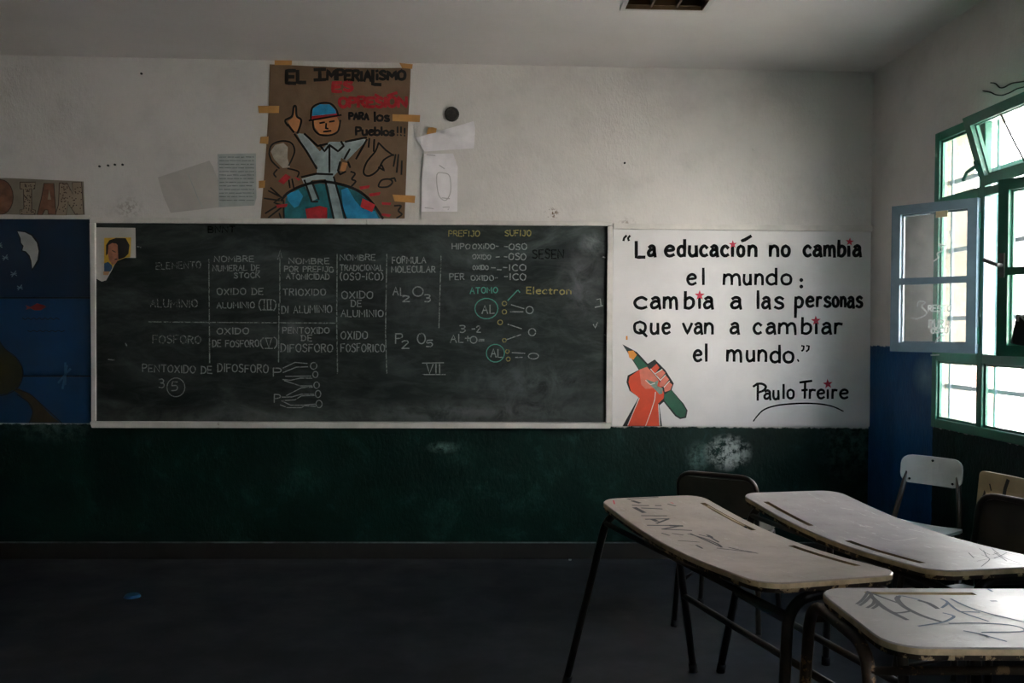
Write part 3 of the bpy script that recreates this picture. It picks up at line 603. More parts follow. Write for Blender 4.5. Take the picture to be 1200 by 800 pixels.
    ch(T('Electron', 617, 669, 344, 7.5, .01), 1.4, 'chalk_y', 'yellow chalk word Electron'); ch([[(595, 352), (606, 340.5)], [(605, 341.5), (607, 340), (609, 342.5)]], 1.3, 'chalk_g')
    for (x, y, r) in ((591, 355.6, 2.6), (591, 365.4, 2.6), (586, 377.6, 2.8), (591, 398.6, 2.2), (594.5, 411.6, 2.2), (595.5, 420.5, 2.4)): ch([circle(x, y, r, n=10)], 1.1, 'chalk_y', 'small yellow chalk ring')
    ch([circle(620.5, 363.2, 4.2, n=12), circle(623.4, 389, 4.2, n=12), circle(625, 417, 6, 3.4, n=14)], 1.2, label='three chalk rings')
    ch([[(599, 357), (614, 361.6)], [(598, 365.2), (613, 365.3)], [(595, 379.8), (611, 385)], [(594, 397.6), (610, 392)], [(600, 413), (615, 413.8)], [(604, 418.5), (612, 418.5)]], 1.2)
    ch(T('3', 539, 545, 389, 8)); ch(T('-2', 553, 563, 389, 7)); ch(T('AL+', 528, 551, 401, 9), 1.3, label='chalk sum AL + O ='); ch([circle(555, 398, 4, n=12)], 1.3); ch(T('=', 561, 567, 402, 7))
    ch([circle(580.5, 413.6, 10.6, 10.4)], 1.1, 'chalk_g', 'lower green chalk ring around AL'); ch(T('AL', 575, 588, 418, 9.5), 1.4)
    ch(T('PENTOXIDO DE', 168, 249, 435, 8.5, .03), label='chalk line PENTOXIDO DE DIFOSFORO'); ch(T('DIFOSFORO', 256, 315, 435, 9, .03)); ch(T('P', 321, 330, 440.5, 9.5)); ch(T('P', 322, 329, 471, 9.5))
    ch(T('3', 187, 193, 454, 10)); ch(T('5', 202, 209, 457.5, 10)); ch([circle(207, 453.5, 10.5, 11)], 1.1, label='chalk ring around the figure 5')
    A = lambda *p: [(300+x/8, 400+y/8) for x, y in p]
    ch([A((258, 248), (370, 195), (485, 205)), A((258, 290), (380, 240), (490, 236)), A((280, 325), (520, 323)), A((255, 355), (330, 362), (420, 342), (530, 343)), A((270, 365), (420, 415), (530, 415)), A((290, 505), (430, 432), (535, 425)), A((248, 520), (340, 518), (430, 492), (545, 492)), A((262, 552), (370, 545), (430, 508), (550, 503)), A((245, 555), (330, 595), (440, 595), (560, 585)), A((232, 592), (300, 618), (430, 618), (460, 600), (560, 606))], 1.15, label='chalk bond lines fanning from the two letters P')
    ch([circle(368, 428.5, 3.8, 4, 12), circle(370, 438.5, 3, 3.6, 12), circle(371.5, 451, 3.2, 3.8, 12), circle(373.2, 461.3, 3.2, 4.2, 12), circle(374.3, 473, 3.6, 4.4, 12)], 1.2, label='column of chalk letters O')
    ch([[(245.5, 304), (246.5, 425)], [(328.5, 302), (328.5, 356)], [(327.5, 356), (327, 424)], [(395.5, 298), (395, 378), (396, 438)], [(453.5, 298), (452, 390), (453.5, 437)], [(517, 300), (514.5, 384)], [(175, 377), (250, 377.6), (396, 378.5)], [(326, 304), (329, 293), (331, 303)]], 1.25, 'chalk_line', 'ruled chalk table lines')
    ch(T('SESEN', 624, 660, 303, 10, -.02), 1.8, 'marker_faint', 'faint black scrawl'); ch(T('BNNT', 245, 276, 272.5, 7), 1.6, 'marker_faint', 'faint black scrawl at the top edge')
    ch([[(699, 351), (703, 350), (704, 358)], [(697, 360), (706, 358)], [(706, 301), (709, 302)], [(708, 392), (710, 393)], [(695, 380), (697, 384), (700, 378)], [(148, 402), (149.5, 405)], [(162, 289), (166, 290)], [(128, 421), (135, 421.6)], [(148.5, 403.5), (149.5, 403.5)]], 1.4)

# ---- torn portrait stuck on the board's corner
po = empty('portrait_print', (on_back(135, 298).x, D-.0155, on_back(135, 328).z)); tag(po, 'torn colour portrait of a man stuck on the top left corner of the chalkboard', 'picture')
C8 = lambda pts: [(100+x/8, 250+y/8) for x, y in pts]
with Under(po):
    mp = wallmap(.0158)
    prism('paper_sheet', C8([(108, 133), (478, 138), (482, 418), (385, 418), (300, 450), (255, 540), (205, 628), (165, 640), (118, 615), (110, 500), (108, 300)]), .0012, 'paper', y=D-.0145)
    flat('printed_picture', [C8([(188, 232), (440, 228), (432, 412), (385, 418), (300, 450), (245, 545), (188, 545)])], 'photo_y', mp, .0006, None)
    flat('printed_jacket', [C8([(188, 470), (225, 455), (262, 490), (262, 515), (245, 545), (188, 545)])], 'photo_suit', mp, .0009, None)
    flat('printed_face', [C8([(222, 300), (250, 272), (300, 268), (335, 300), (340, 380), (318, 440), (290, 478), (262, 482), (235, 440), (220, 370)])], 'photo_skin', mp, .0012, None)
    flat('printed_hair', [C8([(205, 400), (205, 300), (235, 255), (300, 232), (390, 235), (425, 300), (415, 380), (380, 415), (320, 435), (314, 300), (300, 285), (262, 280), (228, 300), (222, 380)]), C8([(262, 345), (296, 362), (296, 370), (262, 354)]), C8([(285, 430), (312, 424), (312, 432), (288, 440)])], 'hair', mp, .0015, None)
    flat('printed_strip', [C8([(180, 545), (240, 545), (225, 580), (180, 578)])], 'photo_o', mp, .0009, None)

# ================================================================== QUOTE PANEL
qp = empty('quote_panel', (on_back(868, 380).x, D, .80)); tag(qp, 'white wall panel hand painted with a Spanish quotation and a raised fist', 'mural')
with Under(qp):
    prism('panel_board', [(718.5, 268.8), (1019.5, 272), (1018, 499.4), (716.8, 499)], .014, 'panel')
    prism('top_trim', [(718.2, 262), (1021.5, 265), (1021.2, 271.6), (718.5, 268.4)], .024, 'trim', bevel=.002)
    mp = wallmap(.0145)
    LN = [('line of lettering: La educacion no cambia', 301, 19, 3.3, [('L', 744, 756, 302.5, 19), ('a', 758, 768), ('e', 778, 790), ('d', 793, 803), ('u', 806, 817), ('c', 819, 829), ('a', 831, 841), ('c', 843.5, 853.5), ('i', 856, 859), ('o', 862.5, 872), ('n', 875.5, 886.5), ('n', 900.5, 912), ('o', 914.5, 925), ('c', 940, 950), ('a', 951.5, 962), ('m', 964, 978), ('b', 980.5, 990), ('i', 992, 995), ('a', 998, 1008)]),
      ('line of lettering: el mundo:', 334, 19, 2.7, [('e', 804, 815.5), ('l', 821.5, 825.5), ('m', 846.5, 867), ('u', 870, 880), ('n', 883.5, 894), ('d', 897, 910), ('o', 914, 927)]),
      ('line of lettering: Cambia a las personas', 362, 20.5, 3.0, [('c', 742, 758), ('a', 761.5, 773.5), ('m', 776.5, 793.5), ('b', 801, 813), ('i', 817.5, 820.5), ('a', 823.5, 835), ('a', 855, 868), ('l', 885.5, 889.5), ('a', 891.5, 902), ('s', 906, 918), ('p', 930, 940.5), ('e', 943, 953, 360, 18), ('r', 955.5, 962.5, 360, 18), ('s', 964, 973, 360, 18), ('o', 974, 982, 360, 18), ('n', 983.5, 990.5, 360, 18), ('a', 991.5, 1000, 361, 19), ('s', 1001.5, 1010, 360.5, 19)]),
      ('line of lettering: Que van a cambiar', 391.5, 19.5, 2.8, [('Q', 742, 758, 391.5, 14.5), ('u', 761.5, 772), ('e', 775, 785), ('v', 799, 811), ('a', 812.5, 822.5), ('n', 824.5, 835.5), ('a', 854.5, 865.5), ('c', 881.5, 892), ('a', 896.5, 908), ('m', 911, 932), ('b', 938, 950), ('i', 954, 957), ('a', 961.5, 973), ('r', 976.5, 986.5)]),
      ('line of lettering: el mundo', 423.5, 20, 2.8, [('e', 811.5, 822), ('l', 825, 829), ('m', 850.5, 868.5), ('u', 873.5, 884), ('n', 887, 898), ('d', 901.5, 914, 425), ('o', 916.5, 929.5, 425), ('.', 933, 935.5)]),
      ('painted signature below the quotation', 467, 16.5, 2.4, [('a', 894, 902.5, 468), ('u', 904.5, 912.5, 468), ('l', 915.5, 919), ('o', 921, 930), ('r', 947, 955), ('e', 956, 965.5), ('i', 967.5, 970.5), ('r', 973.5, 980.5), ('e', 982.5, 993)])]
    for lab, base, cap, wd, L in LN:
        def letter(S, nm):
            o = strokes('painted_letter', S, wd*1.24, 'ink', mp, .0005, None, taper=.22)
            if 'kind' in o: del o['kind']
        for g in L:
            b_ = g[3] if len(g) > 3 else base; c_ = g[4] if len(g) > 4 else cap
            S = glyph(g[0], g[1]+wd*.35, g[2]-wd*.35, b_-wd*.3, c_*.94, .12)
            if 'educ' in lab and g[1] == 862.5: S += [[(868.5, 282.4), (872, 281.2), (879, 277)]]
            letter(S, g[0])
        if 'ignature' in lab:
            letter([[(882, 452.5), (886, 449.8), (887, 449.3)], [(887.3, 450), (887, 468.4)], catmull([(886, 449.5), (892, 449.4), (896.5, 452.5), (894, 457), (888, 459.5)])], 'P')
            letter([[(936.5, 447.8), (950, 446)], [(942.5, 447), (942, 466)], [(938.8, 457), (945, 456.4)]], 'F')
        if lab.endswith('mundo:'):
            for cy in (328.2, 335.8): flat('painted_dot', [circle(938, cy, 2.3, n=10)[:-1]], 'ink', mp, .0006, None)
    strokes('quotation_mark', [[(733.6, 276.4), (731, 279), (730.2, 282)], [(737.6, 276.6), (735.4, 279.4), (736.4, 282)]], 2.6, 'ink', mp, .0005, None)['label'] = 'opening quotation mark'
    strokes('quotation_mark', [[(938.6, 405), (941, 405.4), (940.4, 409.5), (938.6, 411)], [(944.4, 405), (947, 405.2), (946.4, 409.5), (944, 411.5)]], 2.2, 'ink', mp, .0005, None)['label'] = 'closing quotation mark'
    strokes('underline', [catmull([(882, 493), (886.5, 487), (893, 480.5), (903, 476.2), (918, 473.5), (940, 472.2), (960, 473), (975, 476), (987, 481.4)])], 1.9, 'ink', mp, .0005, None, taper=.5)
    for (x, y, r) in ((858, 286.5, 5), (994.5, 283.5, 5), (819.2, 346, 6.2), (955, 375.6, 6), (969, 449.6, 6)): flat('red_star', [starpoly(x, y, r, random.uniform(-.15, .15))], 'red', mp, .0010, None)
    Q = lambda *p: [(720+x/6.956, 390+y/6.956) for x, y in p]
    flat('fist_outline', [Q((62, 758), (195, 522), (120, 470), (95, 400), (105, 345), (195, 300), (130, 200), (62, 92), (180, 155), (268, 250), (325, 215), (350, 240), (410, 300), (445, 355), (480, 410), (462, 462), (560, 575), (592, 630), (580, 690), (530, 700), (490, 675), (398, 560), (362, 590), (385, 758))], 'black', mp, .0003, None)
    flat('painted_arm', [Q((105, 756), (200, 530), (130, 470), (112, 400), (120, 355), (200, 300), (262, 275), (310, 330), (360, 385), (380, 440), (400, 490), (398, 530), (352, 575), (362, 756))], 'fist', mp, .0006, None)
    flat('painted_fist', [Q((200, 298), (262, 275), (310, 325), (350, 372), (355, 400), (310, 450), (250, 455), (215, 420), (205, 350))], 'fist2', mp, .0009, None)
    flat('painted_finger', [Q((290, 295), (340, 250), (364, 282), (328, 328))], 'fist', mp, .0012, None)
    for q in (Q((332, 330), (385, 296), (412, 325), (368, 380)), Q((372, 385), (415, 345), (442, 378), (395, 438), (362, 430)), Q((400, 440), (440, 395), (468, 420), (450, 465), (405, 480))): flat('painted_finger', [q], 'fist2', mp, .0012, None)
    flat('painted_pencil', [Q((150, 218), (180, 180), (232, 232), (268, 272), (200, 298))], 'pgreen', mp, .0012, None)
    flat('painted_pencil', [Q((402, 500), (460, 465), (545, 570), (580, 630), (570, 678), (535, 688), (500, 665), (402, 548))], 'pgreen', mp, .0012, None)
    flat('pencil_tip', [Q((64, 97), (172, 165), (150, 160), (105, 150))], 'lead', mp, .0013, None); flat('pencil_wood', [Q((105, 148), (150, 142), (180, 178), (150, 218), (118, 200))], 'pwood', mp, .0015, None)
    flat('grey_smudge', [Q((255, 375), (320, 400), (355, 385), (345, 430), (390, 450), (388, 490), (365, 500), (318, 450), (280, 415))], 'greyg', mp, .0015, None)
    strokes('white_line', [Q((330, 480), (325, 540), (290, 650), (250, 756)), Q((290, 292), (370, 385)), Q((330, 330), (385, 295)), Q((370, 385), (412, 340)), Q((400, 440), (445, 390)), Q((105, 750), (198, 530)), Q((355, 580), (366, 752)), Q((250, 385), (290, 420), (325, 408))], .9, 'pwhite', mp, .0018, None)
    strokes('paint_mark', [[(734, 394), (734, 397.5)]], 2, 'pwood', mp, .0006, None)

# ================================================================== PAINTED MURAL AT LEFT
pm = empty('night_and_sea_mural', (-2.8, D, .80)); tag(pm, 'blue painted board mural with moon, fish and tree at the far left of the wall', 'mural')
with Under(pm):
    Lx = -110
    prism('backing_board', [(Lx, 256.5), (106.8, 257.5), (106.8, 495.2), (Lx, 494.4)], .006, 'black')
    prism('mural_board', [(Lx, 256.5), (106.5, 257.5), (106.6, 347.8), (Lx, 347.8)], .016, 'navy', bevel=.002)
    prism('mural_board', [(Lx, 350), (106.8, 350), (107, 439.6), (Lx, 439.6)], .016, 'blue', bevel=.002)
    prism('mural_board', [(Lx, 441.4), (107, 441.4), (107, 495.5), (Lx, 494.5)], .016, 'blue', bevel=.002)
    prism('top_trim', [(Lx, 250.6), (107, 253.2), (107, 257.2), (Lx, 256)], .028, 'trim', bevel=.002)
    mp = wallmap(.0165); K = lambda *p: [(x/3.336, 260+y/3.333) for x, y in p]
    flat('moon_outline', [[(x/2.857, 240+y/2.857) for x, y in ((60, 86), (90, 89), (114, 100), (134, 126), (141, 155), (137, 190), (111, 222), (107, 190), (100, 173), (90, 160), (76, 156), (80, 140), (72, 130), (70, 114))]], 'black', mp, .0004, None)
    flat('painted_moon', [[(240*0+x/2.857, 240+y/2.857) for x, y in ((64, 90), (88, 93), (110, 104), (128, 128), (134, 155), (130, 185), (113, 214), (110, 188), (104, 170), (92, 156), (80, 153), (84, 138), (76, 128), (74, 112))]], 'moon', mp, .0008, None)
    for (x, y, r) in ((1, 288, 3.4), (8, 302, 3.2), (18, 321, 3.4), (25, 337, 3)): strokes('painted_star', [[(x-r, y-r*.6), (x+r, y+r*.6)], [(x+r*.7, y-r), (x-r*.7, y+r)], [(x-r, y+r*.3), (x+r*.9, y-r*.2)]], 1.0, 'star_w', mp, .0005, None)
    flat('painted_fish', [K((105, 325), (125, 332), (150, 318), (180, 326), (186, 332), (165, 345), (140, 345), (125, 337), (106, 343), (112, 334))], 'fish', mp, .0005, None)
    strokes('painted_wave', [catmull([(28+i*3.3, 373+(1.3 if i % 2 else -.6)) for i in range(14)])], 1.0, 'black', mp, .0005, None); strokes('painted_wave', [catmull([(34+i*3.6, 387.5+(1.0 if i % 2 else -.5)) for i in range(13)])], 1.0, 'black', mp, .0005, None)
    flat('painted_trunk', [[(14, 455), (24, 455), (38, 462), (50, 474), (60, 485), (72, 494.5), (36, 494.5), (40, 482), (34, 470), (22, 460)]], 'tree_trunk', mp, .0003, None)
    flat('painted_crown', [[(-60, 400), (-30, 390), (0, 398), (8, 410), (20, 419), (27, 430), (28, 440), (24, 452), (10, 461), (-10, 463), (-50, 462), (-70, 440)]], 'olive', mp, .0006, None)
    strokes('painted_outline', [catmull([(0, 397), (8, 409), (20, 418), (28, 432), (27, 446), (20, 456), (8, 462), (-6, 464)]), catmull([(20, 456), (36, 461), (52, 475), (74, 495)]), catmull([(22, 462), (36, 472), (40, 484), (36, 495)])], 1.1, 'black', mp, .0009, None)
    strokes('paint_smear', [[(80, 428), (75, 455)], [(84, 432), (70, 448)], [(78, 425), (78, 450)]], 2.5, 'smear', mp, .0007, None)

# ---- cut-out letters above it
LETT = [('O', 'red-brown patterned paper letter O, leftmost of the cut-out letters above the blue mural', [[(1+15*math.cos(k*math.pi/10), 231+20.5*math.sin(k*math.pi/10)) for k in range(20)]], 'letter_b'),
        ('I', 'spotted tan paper letter I second among the cut-out letters above the blue mural', [[(24, 213.5), (42, 213.5), (41, 221.5), (37.6, 222), (37.6, 245), (42, 246.5), (42, 251.5), (24, 251.5), (24, 246), (28.5, 245), (28, 222), (24, 221.5)]], 'letter_a'),
        ('A', 'red-brown paper letter A between the I and the N above the blue mural', [[(52, 215), (63.5, 215), (66, 251), (57, 251), (56.5, 246), (53, 246), (50, 252), (44, 252), (49, 232)]], 'letter_b'),
        ('N', 'spotted paper letter N, rightmost of the cut-out letters above the blue mural', [[(70, 214.5), (79, 214.5), (86, 228), (85, 214), (96, 213.5), (98.5, 251), (89, 251.5), (80, 238), (78, 252.5), (65, 252.5), (69, 240)]], 'letter_a')]
bk = prism('paper_strip', [(-30, 209.5), (8, 208.5), (98, 212.6), (99.5, 251.6), (60, 252.6), (-30, 250)], .002, 'card'); tag(bk, 'dull cardboard strip behind the cut-out letters above the blue mural', 'paper')
for (n_, lab, P, mm) in LETT:
    q = on_back(*P[0][0]); e = empty('cutout_letter', (q.x, D-.003, q.z)); tag(e, lab, 'letter', 'cut-out letters on the cardboard strip')
    with Under(e):
        prism('letter_sheet', P[0], .0018, mm, y=D-.0024); mp = wallmap(.0044)
        xs = [p[0] for p in P[0]]; ys_ = [p[1] for p in P[0]]
        cl = P[0]+[P[0][0]]; strokes('drawn_outline', [cl], .9, 'dots', mp, .0003, None)
        if mm == 'letter_a':
            def inside(x, y):
                c = False; j = len(P[0])-1
                for i in range(len(P[0])):
                    (xi, yi), (xj, yj) = P[0][i], P[0][j]
                    if (yi > y) != (yj > y) and x < (xj-xi)*(y-yi)/(yj-yi)+xi: c = not c
                    j = i
                return c
            D_ = [(x, y) for x, y in ((random.uniform(min(xs)+1, max(xs)-1), random.uniform(min(ys_)+1, max(ys_)-1)) for _ in range(150)) if inside(x, y)]
            flat('drawn_dots', [circle(x, y, .75, n=6)[:-1] for x, y in D_[:60]], 'dots', mp, .0005, None)
        elif n_ == 'A': flat('letter_counter', [[(58, 222), (60.5, 234), (56.2, 234)]], 'letter_a', mp, .0005, None)

# ================================================================== POSTER
ps = empty('kraft_poster', (on_back(394, 250).x, D, on_back(394, 256).z)); tag(ps, 'large brown paper poster with painted figure and slogan taped above the chalkboard', 'poster')
B = lambda *p: [(300+x/4, 60+y/4) for x, y in p]
with Under(ps):
    prism('paper_sheet', B((65, 62), (250, 70), (420, 78), (600, 80), (726, 78), (722, 190), (715, 300), (706, 540), (697, 784), (400, 784), (22, 784), (36, 620), (50, 430), (60, 260)), .0020, 'kraft', y=D-.002)
    mp = wallmap(.0042)
    def pt(nm, polys, m, off):
        for p in polys: flat(nm, [p], m, mp, off, None)
    def pst(S, wd, m='pblack', off=.0020, nm='painted_stroke', lab=None):
        wd *= 1.25 if nm == 'painted_stroke' else 1
        o = strokes(nm, S, wd, m, mp, off, None, taper=.2)
        if lab: o['label'] = lab
    def ptext(s, x0, x1, b_, cap, sl=0, wd=2.2, m='pblack', lab=None): pst(text(s, 300+x0/4, 300+x1/4, 60+b_/4, cap/4, sl, gap=1.6, jit=.25), wd, m, .0022, 'lettering', lab)
    ptext('EL', 145, 232, 152, 56, -.06, 4.4, lab='black painted words EL IMPERIALISMO'); ptext('I', 295, 305, 136, 46, 0, 4.2); ptext('MPERIA', 335, 540, 134, 46, .04, 3.6); ptext('iSMO', 566, 700, 134, 40, 0, 3.6)
    pst([B((548, 92), (548, 156), (584, 158))], 3.4)
    pst([B((275, 88), (325, 86)), B((275, 136), (325, 134)), B((567, 92), (568, 96))], 3.2)
    ptext('ES', 362, 452, 190, 42, -.05, 4.2, 'pred', 'red painted words ES OPRESION'); ptext('OPRESION', 392, 705, 262, 44, 0, 3.9, 'pred'); pst([B((618, 210), (660, 196)), B((560, 205), (575, 215))], 2.8, 'pred')
    ptext('PARA', 438, 528, 320, 30, .02, 2.8, lab='black painted words para los pueblos'); ptext('los', 555, 625, 328, 40, 0, 2.8); ptext('Pueblos', 470, 648, 392, 36, .03, 2.8); ptext('!!!', 660, 700, 396, 38, .05, 2.2)
    # globe at the foot
    pt('painted_globe', [B((130, 784), (140, 690), (200, 640), (300, 620), (400, 630), (480, 660), (540, 710), (585, 784))], 'teal', .0004)
    pt('painted_blue_patch', [B((145, 670), (200, 650), (222, 680), (200, 725), (180, 735), (150, 700)), B((400, 650), (430, 640), (465, 700), (500, 740), (560, 750), (575, 784), (430, 784), (410, 740))], 'pblue', .0007)
    pst([catmull(B((120, 700), (150, 665), (220, 630), (310, 612), (400, 625), (480, 655), (540, 705), (595, 784)))], 2.6)
    pst([B((40, 690), (110, 700)), B((45, 760), (110, 720)), B((70, 640), (125, 690)), B((60, 655), (120, 685), (85, 710), (130, 725), (60, 780)), B((110, 760), (118, 784)), B((130, 700), (132, 784))], 1.6)
    pt('painted_red_patch', [B((232, 740), (300, 725), (335, 735), (335, 784), (240, 784)), B((500, 690), (560, 720), (545, 755), (490, 730)), B((105, 610), (140, 575), (165, 590), (130, 625)), B((485, 635), (535, 628), (530, 642), (490, 650)), B((530, 668), (585, 660), (580, 675), (535, 682)), B((590, 708), (635, 710), (630, 722), (592, 720)), B((590, 760), (635, 765), (625, 778), (590, 770)), B((180, 590), (210, 600), (200, 608)), B((95, 720), (150, 715), (145, 730), (100, 735))], 'pred', .0024)
    # plain standing figure in a pale suit
    pt('painted_suit', [B((192, 385), (225, 388), (300, 470), (345, 425), (420, 425), (500, 408), (520, 418), (440, 500), (425, 515), (400, 500), (385, 565), (360, 590), (378, 640), (410, 784), (368, 784), (340, 640), (325, 600), (262, 605), (290, 690), (262, 705), (215, 598), (285, 578), (288, 540), (245, 490))], 'suit', .0010)
    pt('painted_hand', [B((150, 330), (175, 312), (182, 262), (190, 262), (194, 315), (212, 325), (200, 378), (178, 376)), B((395, 560), (405, 520), (430, 525), (418, 565))], 'skin', .0012)
    pt('painted_face', [B((270, 330), (290, 305), (375, 298), (392, 335), (382, 375), (350, 392), (300, 388), (278, 360))], 'skin', .0012)
    pt('painted_cap', [B((262, 318), (268, 270), (300, 250), (345, 250), (372, 275), (380, 305))], 'pblue', .0014)
    pt('painted_cap_band', [B((256, 322), (262, 305), (380, 292), (388, 308))], 'pred', .0017)
    pst([catmull(B((258, 320), (264, 268), (300, 246), (348, 246), (376, 272), (386, 302))), B((250, 326), (400, 300)), B((300, 338), (322, 334)), B((345, 332), (368, 328)), B((330, 340), (328, 362), (338, 364)), B((318, 378), (352, 374)), catmull(B((268, 325), (272, 365), (300, 392), (350, 394), (385, 375), (396, 325)))], 1.7)
    pst([catmull(B((150, 350), (138, 325), (170, 305), (178, 262), (188, 262), (192, 305), (212, 322), (208, 350), (195, 385))), B((150, 345), (178, 380)), B((182, 390), (238, 470), (285, 550)), B((228, 388), (290, 445), (335, 435)), B((345, 445), (345, 568)), B((300, 440), (322, 470), (345, 440), (385, 470), (412, 445), (400, 425)), B((420, 425), (518, 405)), B((520, 415), (470, 505)), B((440, 460), (415, 505)), B((215, 590), (285, 575), (360, 578)), B((228, 605), (262, 705), (290, 705)), B((325, 605), (345, 700), (365, 784)), B((365, 590), (420, 784)), B((262, 610), (295, 695)), B((395, 520), (385, 560), (395, 578), (420, 565)), B((432, 520), (442, 545))], 2.0)
    # bulb shape, horn and scribbles
    pt('painted_bulb', [B((70, 470), (90, 440), (130, 430), (150, 450), (148, 500), (160, 545), (125, 548), (85, 505))], 'bulb', .0008)
    pst([catmull(B((62, 480), (75, 440), (120, 422), (165, 430), (182, 465), (170, 505), (155, 535))), catmull(B((62, 480), (75, 515), (110, 550))), catmull(B((100, 555), (85, 575), (95, 590))), catmull(B((150, 550), (200, 565), (195, 590))), B((170, 600), (178, 640)), B((155, 605), (160, 640))], 1.5)
    pst([catmull(B((575, 430), (560, 470), (520, 520), (505, 570), (530, 585), (570, 560), (600, 510), (645, 485))), B((575, 430), (610, 465), (645, 490)), B((575, 545), (602, 560), (590, 535)), B((532, 410), (528, 450)), B((555, 415), (552, 470)), B((655, 485), (645, 540)), B((668, 485), (660, 568)), B((684, 515), (682, 578)), catmull(B((575, 630), (590, 605), (625, 600), (640, 615), (620, 635), (585, 638), (575, 630))), B((625, 600), (650, 595), (655, 610)), catmull(B((445, 565), (465, 575), (450, 600), (468, 610), (450, 632))), catmull(B((650, 725), (680, 725), (668, 748), (684, 765), (660, 782)))], 1.7)
    for P in (B((88, 40), (170, 42), (168, 66), (88, 66)), B((672, 56), (735, 62), (732, 84), (685, 80)), B((10, 257), (110, 257), (108, 290), (14, 291)), B((22, 402), (60, 400), (58, 436), (18, 432)), B((14, 608), (44, 606), (42, 640), (14, 642)), B((640, 296), (770, 300), (768, 333), (640, 328)), B((640, 672), (747, 678), (744, 712), (650, 704))): flat('tape', [P], 'tape', wallmap(.0010 if max(p[0] for p in P) < 316 and min(p[0] for p in P) < 305 and False else .0046), .0, None)

# ================================================================== PAPERS AND SMALL THINGS ON THE WALL
def sheet(name, pts, m, label, extra=None, y=D-.001):
    q = on_back(*pts[0]); e = empty(name, (q.x, D, q.z)); tag(e, label, 'paper')
    with Under(e):
        prism('paper_sheet', pts, .0016, m, y=y)
        if extra: extra(wallmap(D-y+.0018))
    return e
sheet('paper_sheet', [(185.5, 208), (246, 188.5), (250, 196), (257, 213), (257, 243), (200.5, 249.5), (192, 230)], 'paper', 'tilted blank white sheet, farthest left of the papers above the chalkboard', lambda mp: strokes('fold_line', [[(221, 204), (234, 236)], [(234, 236), (238, 243)]], .9, 'paper_b', mp, .0004, None), y=D-.007)
def lines(mp):
    S = []
    for k in range(13):
        y = 184.5+k*4.2; x = 258
        while x < 297:
            l = random.uniform(2, 8); S.append([(x, y+random.uniform(-.3, .3)), (min(x+l, 298), y)]); x += l+random.uniform(.8, 2)
    strokes('printed_lines', S, 1.1, 'pen', mp, .0004, None)
sheet('paper_sheet', [(255.5, 181), (300.5, 180), (301, 232), (298.5, 241), (257, 243)], 'paper_b', 'blue-grey sheet of handwritten lines taped left of the brown poster', lines, y=D-.010)
def folded(mp): flat('tape', [[(502, 150), (507, 149.6), (512, 151), (511, 156), (500, 158)]], 'tape', mp, .0004, None)
sheet('folded_paper', [(487.5, 162), (555, 142.5), (557, 151), (555.5, 174), (497.5, 178)], 'paper_w', 'folded white paper flap taped right of the brown poster', folded, y=D-.011)
def sketch(mp):
    strokes('pencil_sketch', [catmull([(512, 205), (520, 203), (527, 207), (528, 225), (522, 235), (514, 228), (512, 205)]), [(498, 243.5), (508, 244.6)], [(519, 243), (527, 242.6), (525, 246)], [(515, 194), (521, 198)], [(518, 232), (527, 233)], [(500, 181.5), (510, 182.5)]], 1.1, 'pen_faint', mp, .0004, None)
sheet('paper_sheet', [(497, 180.5), (531, 180), (536.5, 196), (536, 248), (494, 248), (494.5, 210)], 'paper_w', 'white sheet with a faint sketch hanging below the folded paper flap', sketch, y=D-.006)
bm = bmesh.new(); q = on_back(529.5, 134)
for k, (r0, y) in enumerate(((.044, D), (.044, D-.010), (.036, D-.013))): pass
P = [[bm.verts.new((q.x+r*math.cos(a*math.pi/10), y, q.z+r*math.sin(a*math.pi/10))) for a in range(20)] for r, y in ((.044, D-.0), (.044, D-.009), (.036, D-.012), (.030, D-.006))]
for a, b in zip(P, P[1:]):
    for k in range(20): bm.faces.new((a[k], a[(k+1) % 20], b[(k+1) % 20], b[k]))
bm.faces.new(P[-1]); tag(build('pipe_plug', bm, 'pipe'), 'round dark plug set in the wall above the folded paper', 'plug')
def nail(px, py, lab, grp=None):
    q = on_back(px, py); o = tubeo('nail', [(q.x, D, q.z), (q.x, D-.008, q.z)], .0065, 'wire', n=8); tag(o, lab, 'nail', grp)
for (x, y), w_ in zip(((117, 195), (127, 194), (135, 193), (144, 193)), ('leftmost', 'second from left', 'third from left', 'rightmost')): nail(x, y, 'small dark nail, %s in the row of four left of the tilted sheet' % w_, 'row of nails on the wall')
nail(732, 191, 'lone small nail in the plaster above the quotation panel'); nail(166, 86.5, 'lone small nail high on the left, near the ceiling')
nail(1016, 346, 'small nail at the right border of the quotation panel, beside the last words')

